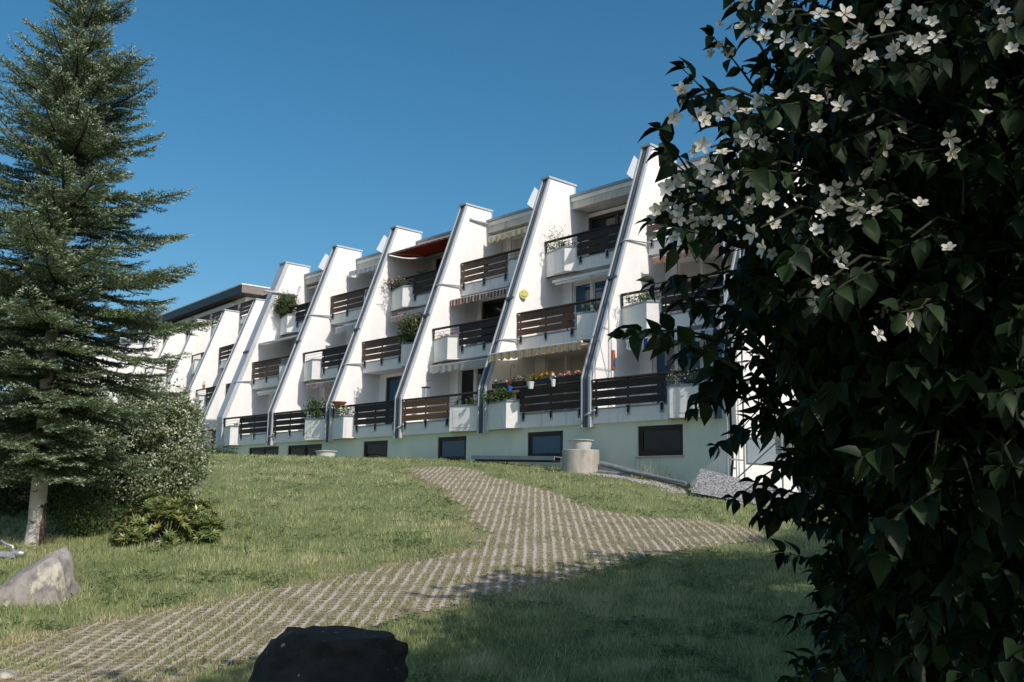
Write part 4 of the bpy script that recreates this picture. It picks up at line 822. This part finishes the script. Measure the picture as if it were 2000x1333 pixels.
def jasmine():
    C=np.array([at(x,y,d) for x,y,d,_ in BL]); Rr=np.array([r*d/F_PX for _,_,d,r in BL]); base=np.array([2.1,3.7,0]); base[2]=ground(base[0],base[1])
    r=empty('mock_orange_bush',base,0,'huge dark mock orange bush with white flowers filling the right side in the foreground','bush')
    st=MB(); Lp=[];Ld=[];Ln=[];Ls=[]; Fp=[];Fn=[]
    rnd=random.Random(5)
    def twig(p,d,L,spacing=.035,lsz=.075,droop=.25,fl=False,rad=.0035):
        n=max(3,int(L/spacing)); pts=[p.copy()]; q=p.copy(); dd=d.copy(); side=nrm(np.cross(dd,[0,0,1.])+1e-6)
        for i in range(n):
            dd=nrm(dd+np.array([0,0,-droop/n])+rng.normal(size=3)*.05); q=q+dd*L/n; pts.append(q.copy())
            if i>=1:
                s=side if i%2 else nrm(np.cross(dd,side)); sz=lsz*(1.05-.45*abs(i/n-.45))*rnd.uniform(.75,1.25)
                for sg in (-1,1):
                    Lp.append(q.copy()); ld=nrm(dd*.55+s*sg*.8+np.array([0,0,rnd.uniform(-.75,.05)])); Ld.append(ld); Ln.append(nrm(np.array([0,0,1.])+rng.normal(size=3)*.35)); Ls.append(sz)
        Lp.append(q);Ld.append(dd);Ln.append(np.array([0,0,1.]));Ls.append(lsz*.8)
        st.tube(pts,[rad*(1-.7*i/n) for i in range(n+1)],5,cap=False)
        if fl:
            for j in range(rnd.randint(3,7)):
                o_=q+rng.normal(size=3)*.022-dd*rnd.uniform(0,.09); Fp.append(o_); nn=nrm(dd*.5+rng.normal(size=3)*.45+np.array([-.35,-.9,.1])); Fn.append(nn)
    # big arching stems from the ground
    for i,c in enumerate(C):
        m=base+(c-base)*.5+np.array([0,0,.35*abs(c[0]-base[0])]); j=rng.normal(size=3)*.05; b0=base+np.array([rnd.uniform(-.25,.25),rnd.uniform(-.2,.2),0])
        pts=[b0+(m+j-b0)*t*2 if t<.5 else (m+j)+(c-(m+j))*(t-.5)*2 for t in np.linspace(0,1,9)]
        if np.min([p[1] for p in pts])>1.3: st.tube(pts,[.016*(1-.75*t)+.003 for t in np.linspace(0,1,9)],6,cap=False)
    wgt=Rr**2*np.linspace(1,1,len(Rr)); wgt/=wgt.sum(); cam_dir=None
    for _ in range(3900):
        i=rng.choice(len(C),p=wgt); d=rdir(1)[0]; rr=rnd.uniform(.25,.98)
        p=C[i]+d*Rr[i]*rr
        if p[1]<1.85: continue
        od=nrm(d*.8+rng.normal(size=3)*.5+np.array([-.1,-.1,.1])); px=1000+F_PX*(p@rt)/(p@fw); py=666.5-F_PX*(p@up)/(p@fw)
        fl=py<650 and rnd.random()<.035
        if py>650: fl=rnd.random()<.01
        twig(p,od,rnd.uniform(.10,.22),fl=fl,lsz=rnd.uniform(.055,.080)*(1.1 if py>500 else .9))
    # single sprigs reaching out past the outline
    for (x0,y0,x1,y1,d,fl) in ((1360,360,1290,248,2.0,0),(1420,400,1262,318,1.9,0),(1450,260,1335,135,2.0,0),(1500,120,1440,-10,2.1,0),(1440,720,1250,640,1.75,0),(1400,660,1225,625,1.8,0),(1500,330,1340,190,2.0,1),(1480,180,1405,70,2.1,1),(1440,480,1275,430,1.9,1),(1400,420,1300,380,1.9,1),
        (1500,520,1290,560,1.9,0),(1520,640,1345,700,2.1,0),(1540,700,1350,800,2.2,0),(1550,820,1385,880,2.3,0),(1580,880,1430,960,2.4,0),(1600,950,1480,1010,2.5,0),(1560,560,1400,620,2.1,0),(1560,760,1440,760,2.3,0),(1700,1060,1600,1110,2.4,0),(1740,1200,1640,1230,2.4,0),(1480,600,1330,610,2.0,0),(1520,60,1445,20,2.2,1),(1700,1290,1560,1300,2.2,0)):
        d+=.45; a=at(x0,y0,d+.12); b=at(x1,y1,d); v=b-a; L=np.linalg.norm(v); twig(a,nrm(v+np.array([0,0,.1*L])),L,spacing=.042,lsz=.06,droop=.15,fl=bool(fl),rad=.004)
    for (x,y,m) in ((1690,115,9),(1745,110,8),(1612,182,8),(1580,110,6),(1600,395,9),(1680,415,9),(1640,380,6),(1530,415,7),(1482,448,4),(1835,62,6),(1955,62,6),(1960,205,5),(1390,290,8),(1368,398,8),(1312,412,7),(1345,190,6),(1490,22,9),(1545,30,7),(1700,78,4),(1440,350,5),(1800,5,5),(1640,560,4),(1555,525,5),(1610,545,4),(1340,440,5),(1420,415,4),(1760,640,2),(1700,290,3),(1860,290,3),(1740,265,5),(1500,190,6),(1450,270,5),(1660,240,4),(1775,470,3)):
        c=at(x+rnd.uniform(-6,6),y+rnd.uniform(-6,6),rnd.uniform(1.75,2.1))
        for j in range(max(2,int(m*.7))):
            Fp.append(c+rng.normal(size=3)*np.array([.036,.03,.030])); Fn.append(nrm(np.array([-.35,-.95,.15])+rng.normal(size=3)*.5))
        q0=c+np.array([.25,.30,.12]); st.tube([q0,(q0+c)/2+np.array([0,0,.03]),c],[.004,.003,.002],5,cap=False)
        twig(q0,nrm(c-q0),np.linalg.norm(c-q0)*.95,spacing=.05,lsz=.06,droop=.1)
    st.build('stems','twig',r).location=tuple(-base)
    P=np.array(Lp)-base;D=np.array(Ld);N=np.array(Ln);Sz=np.array(Ls)
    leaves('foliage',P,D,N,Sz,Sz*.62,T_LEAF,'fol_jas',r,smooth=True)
    print('jasmine leaves',len(P),'flowers',len(Fp))
    Fp=np.array(Fp)-base; Fn=np.array(Fn); n=len(Fp); k=4; a=rng.random((n,1))*6.28+np.arange(k)[None]*2*math.pi/k+rng.normal(size=(n,k))*.12; X=nrm(np.cross(Fn,rdir(n))); Y=np.cross(Fn,X)
    k=5; a=rng.random((n,1))*6.28+np.arange(k)[None]*2*math.pi/k+rng.normal(size=(n,k))*.1; cup=.15+.5*rng.random((n,1,1))
    D=(X[:,None]*np.cos(a)[...,None]+Y[:,None]*np.sin(a)[...,None]+Fn[:,None]*cup).reshape(-1,3)
    leaves('petals',np.repeat(Fp,k,0),D,np.repeat(Fn,k,0),.019*np.repeat(.75+.5*rng.random(n),k),.0155,T_PET,'petal',r)
    k=7; a=rng.random((n,k))*6.28; D=(X[:,None]*np.cos(a)[...,None]*.4+Y[:,None]*np.sin(a)[...,None]*.4+Fn[:,None]).reshape(-1,3)
    leaves('stamens',np.repeat(Fp,k,0),D,rdir(n*k),.009,.0022,T_DIA,'stamen',r)
jasmine()
# ------------------------------------------------------------------ tall shade trees behind and right of the camera
sdh=nrm(np.array([sd[0],sd[1],0.])); sp_=np.array([-sdh[1],sdh[0],0.]); 
def shade_tree(m,n,H,rad,label,seed,canopy=None):
    P=sdh*m+sp_*n; P[2]=ground(P[0],P[1]); r=empty('broadleaf_tree',P,0,label,'tree','tall trees behind the photographer')
    MB().tube([(0,0,-.3),(.1,0,H*.3),(0,.1,H*.6),(0,0,H*.85)],[.30,.22,.13,.04],10).build('trunk','bark',r,smooth=True)
    rn=np.random.default_rng(seed); C=[(0,0,H-rad*.85)];Rr=[rad*.8]
    for i in range(9):
        a=rn.random()*6.28; zz=rn.uniform(.12,.80)*H; q=rad*.45; C.append((q*math.cos(a),q*math.sin(a),zz)); Rr.append(rad*rn.uniform(.6,.78))
    C.append((0,0,H*.2));Rr.append(rad*.9); C.append((0,0,H*.4));Rr.append(rad)
    if canopy: C+= [tuple(np.array(c)-P) for c,_ in canopy]; Rr+=[q for _,q in canopy]
    Rr=[(q,q,q*.8) if i<12 else (q,q,q*.42) for i,q in enumerate(Rr)]
    lb=MB()
    for c in C: lb.tube([(0,0,c[2]*.6),(c[0]*.6,c[1]*.6,c[2]*.9),c],[.09,.05,.015],6)
    lb.build('limbs','bark',r)
    P,Dn=clumps(C,Rr,2600,11,.26,.30); Q=P+sdh*0; ok=(P[:,2]<H*1.0); P=P[ok]; leaves('crown',P,rdir(len(P),.2),rdir(len(P),.6),.24,.17,T_DIA,'fol_shade',r)
#==SHADE==
for i,(m,n,H,rad,lb) in enumerate([(4.6,7.0,10.8,2.7,'first'),(4.8,10.0,11.0,3.0,'second'),(5.2,14.3,11.3,3.2,'third'),(5.2,19.0,11.3,3.2,'fourth'),(8.5,7.4,12.6,2.6,'tallest back row'),(9,8.6,13.6,3.4,'wide back row'),(10,14,14.2,3.6,'rear'),(5.8,24.5,12.0,3.4,'fifth'),(2.6,12.5,8.6,2.6,'low bushy'),(2.5,17.5,8.8,2.8,'low spreading')]):  # back-row trees added to block skylight over the foreground
    shade_tree(m,n,H,rad,lb+' tall dense tree of the row standing outside the view behind the photographer',20+i)
shade_tree(3.2,5.0,7.5,2.0,'unseen overhanging tree behind the photographer, its flat spreading crown added to block skylight',41,canopy=[((x,y,z),q) for x,y,z,q in ((2.2,.7,3.7,1.4),(3.2,1.6,3.9,1.9),(4.3,3.3,4.0,1.5),(5.6,2.6,4.4,2.2),(3.0,2.7,3.8,1.2),(6.2,5.0,4.9,1.9),(7.8,4.2,4.8,2.2),(5.6,6.3,5.0,1.5),(7.6,7.6,5.4,1.9))])  # unseen flat crown added to darken the bush and foreground
def streak_shadow_tree(m,n,H,label,blobs,seed):
    P=sdh*m+sp_*n; P[2]=ground(P[0],P[1]); r=empty('streak_shadow_tree',P,0,label,'tree','tall trees behind the photographer')
    MB().tube([(0,0,-.3),(.1,0,H*.5),(0,.05,H)],[.16,.11,.05],10).build('trunk','bark',r,smooth=True)
    C=[];Rr=[];lb=MB()
    for a,b,z,q,h in blobs:
        c=sdh*a+sp_*b; C.append((c[0],c[1],z)); Rr.append((q,q,h)); lb.tube([(0,0,H*.9),(c[0]*.5,c[1]*.5,(H*.9+z)/2),(c[0],c[1],z)],[.05,.03,.012],6)
    lb.build('limbs','bark',r); Q,_=clumps(C,Rr,420,11,.16,.2); leaves('crown',Q,rdir(len(Q),.2),rdir(len(Q),.6),.2,.12,T_DIA,'fol_shade',r)
streak_shadow_tree(10,12.6,16.2,'unseen slender tree behind the photographer, its flat high crown added to cast shadow streaks',[(0,-1.6,16.0,.9,.22),(.2,-.3,16.2,.8,.2),(0,1.4,16.9,1.0,.25),(-.2,2.6,17.0,.9,.2),(.1,.8,16.3,.7,.18)],3)  # unseen tree, crown shaped and placed to cast streaks of shadow
for m,n,H,rad,lb in ((-.4,18.3,9.5,3.0,'round tree'),(-1.5,22.5,10.5,3.2,'tall tree')): shade_tree(m,n,H,rad,lb+' far right of the photographer, unseen and added for shade',50+int(n))  # unseen side trees added to deepen the foreground shade
#==GRASS==
# ------------------------------------------------------------------ grass, paver tufts, buttercups
def frust(n,y0,y1,pw=1.6):
    q=1-pw; t=rng.random(n); Y=(y0**q+t*(y1**q-y0**q))**(1/q); X=(rng.random(n)*2-1)*(Y*.58+.6); return X,Y
def blades(name,X,Y,h,wd,mat,label,tint,lean=.55,mi=None):
    n=len(X); P=np.stack([X,Y,ground(X,Y)-.004],-1); D=rdir(n)*np.array([lean,lean,.1])+np.array([0,0,1.]); N=rdir(n); N[:,2]*=.3; N[:,1]-=.7
    o=leaves(name,P,D,N,h,wd,T_TRI,mat,None,tint,mi=mi); return o
X,Y=frust(520000,5.2,46)
uu=(X-O[0])*U[0]+(Y-O[1])*U[1]; vv=(X-O[0])*V[0]+(Y-O[1])*V[1]
wobg=.05*np.sin(X*5.1+Y*3)
near=inpoly(X+rng.normal(size=len(X))*.07,Y+rng.normal(size=len(X))*.11,path); near&=rng.random(len(X))>np.clip(np.maximum((X-2.6)/2.4,(Y-25)/9),0,.8); ok=(vv<.15)&(~near); X=X[ok];Y=Y[ok]
fr=np.array([noise.noise(Vector((float(x)*.45,float(y)*.45,0))) for x,y in zip(X[::1],Y[::1])])
fr2=np.array([noise.noise(Vector((float(x)*2.3,float(y)*2.3,5))) for x,y in zip(X,Y)])
edge=inpoly(X+.28,Y,path)|inpoly(X-.28,Y,path)|inpoly(X,Y+.3,path)|inpoly(X,Y-.3,path)
far=(Y-6)/40
h=(.045+.055*rng.random(len(X)))*np.clip(1+1.0*fr2+.3*fr,.4,2.2)*np.where(edge,.6,1); wdt=(.0060+.0004*Y)*(.7+.6*rng.random(len(X)))
fr3=np.sin(X*9+3*fr2*6)*np.sin(Y*7+X*3); tint=np.clip(.42+.34*fr+.42*fr2+.08*fr3+.20*rng.normal(size=len(X))+np.where(edge&(rng.random(len(X))<.55),.35,0)+.12*(rng.random(len(X))<.1),0,1)
pdry=np.where(edge,.62,.05)+.35*np.clip(fr-.25,0,1); go=blades('grass',X,Y,h,wdt,['grass','grass_dry'],'',tint,mi=(rng.random(len(X))<pdry).astype(int)); tag(go,'short uneven lawn grass with drier yellowish tufts along the drive','grass',kind='stuff')
# broadleaf weeds and clover in patches
X,Y=frust(60000,6,40,1.5); pn=np.array([noise.noise(Vector((float(x)*.9,float(y)*.9,20)))+.5*noise.noise(Vector((float(x)*3,float(y)*3,2))) for x,y in zip(X,Y)])
k=(pn>.20)&~inpoly(X,Y,path)&((X-O[0])*V[0]+(Y-O[1])*V[1]<0); X=X[k];Y=Y[k]; n=len(X)
Q=np.stack([X,Y,ground(X,Y)+.02+.03*rng.random(n)],-1); kk=3; a=rng.random((n,1))*6.28+np.arange(kk)[None]*2.09; D=np.stack([np.cos(a),np.sin(a),.15+.5*rng.random((n,kk))],-1).reshape(-1,3)
o=leaves('clover',np.repeat(Q,kk,0),D,rdir(n*kk)*.4+np.array([0,0,1.]),.030+.0012*np.repeat(Y,kk),.022+.0010*np.repeat(Y,kk),T_DIA,'fol_clover'); tag(o,'patches of darker clover and broad leaved weeds in the lawn','clover',kind='stuff')
# tall foreground stalks
X,Y=frust(9000,5.6,12,1.4); k=~inpoly(X,Y,path); X=X[k];Y=Y[k]
rk=at(632,1345,7.2); a=rng.random(900)*6.28; q_=.9+.25*rng.random(900); X=np.concatenate([X,rk[0]+.66*q_*np.cos(a)]); Y=np.concatenate([Y,rk[1]+.15+.50*q_*np.sin(a)])
rk=hit(60,1185); a=rng.random(500)*6.28; q_=.95+.3*rng.random(500); X=np.concatenate([X,rk[0]-.1+.50*q_*np.cos(a)]); Y=np.concatenate([Y,rk[1]+.35+.42*q_*np.sin(a)]); n=len(X)
o=blades('tall_grass',X,Y,.12+.14*rng.random(n)**2,.006,'grass','',.5+.5*rng.random(n),.7); tag(o,'taller loose grass stalks in the foreground','grass',kind='stuff')
# tufts in the paver cells
xs0,xs1,ys0,ys1=-9,12,7,30; n=700000
X,Y=frust(n,7.2,34,1.7); k=inpoly(X,Y,path); X=X[k];Y=Y[k]
c,s_=math.cos(PROT),math.sin(PROT); xr=c*X-s_*Y; yr=s_*X+c*Y
fx=np.abs(((xr/PXP)%1)-.5); fy=np.abs(((yr/PYP)%1)-.5)
fn=np.array([noise.noise(Vector((float(x)*1.2,float(y)*1.2,9))) for x,y in zip(X,Y)])
k=(fx<.33+.08*rng.normal(size=len(X))*.5)&(fy<.34+.06*rng.normal(size=len(X)))&(rng.random(len(X))<.75+.6*fn); X=X[k];Y=Y[k];fn=fn[k]; n=len(X); print('tufts',n)
o=blades('paver_grass',X,Y,.018+.034*rng.random(n)*(1+1.2*fn),.009+.0006*Y,['grass','grass_dry'],'',rng.random(n)*.9); 
o.data.polygons.foreach_set('material_index',(rng.random(n)<.5-.5*fn).astype(np.int32)); tag(o,'small green and dry grass tufts growing in the paver cells','grass',kind='stuff')
# buttercups
P=[]
for (x,y,sx,sy,k) in ((1080,930,120,14,260),(1200,950,110,18,200),(700,912,230,6,150),(850,950,200,40,50),(500,1000,260,70,40),(500,905,60,3,60)):
    for _ in range(k):
        a,b=random.gauss(x,sx*.5),random.gauss(y,sy*.6)
        if b<903: b=903+random.random()*6
        q=hit(a,b)
        if (q[0]-O[0])*V[0]+(q[1]-O[1])*V[1]<0 and not inpoly(np.array([q[0]]),np.array([q[1]]),path)[0]: P.append(q+np.array([0,0,.07+random.random()*.05]))
P=np.array(P); n=len(P); k=4; a=rng.random((n,1))*6.28+np.arange(k)[None]*1.571; D=np.stack([np.cos(a),np.sin(a),.3+0*a],-1).reshape(-1,3)
o=leaves('buttercups',np.repeat(P,k,0),D,np.tile([[0,0,1.]],(n*k,1)),.017,.017,T_DIA,'fl_yellow'); tag(o,'tiny yellow buttercups scattered in the lawn below the building','flowers',kind='stuff')
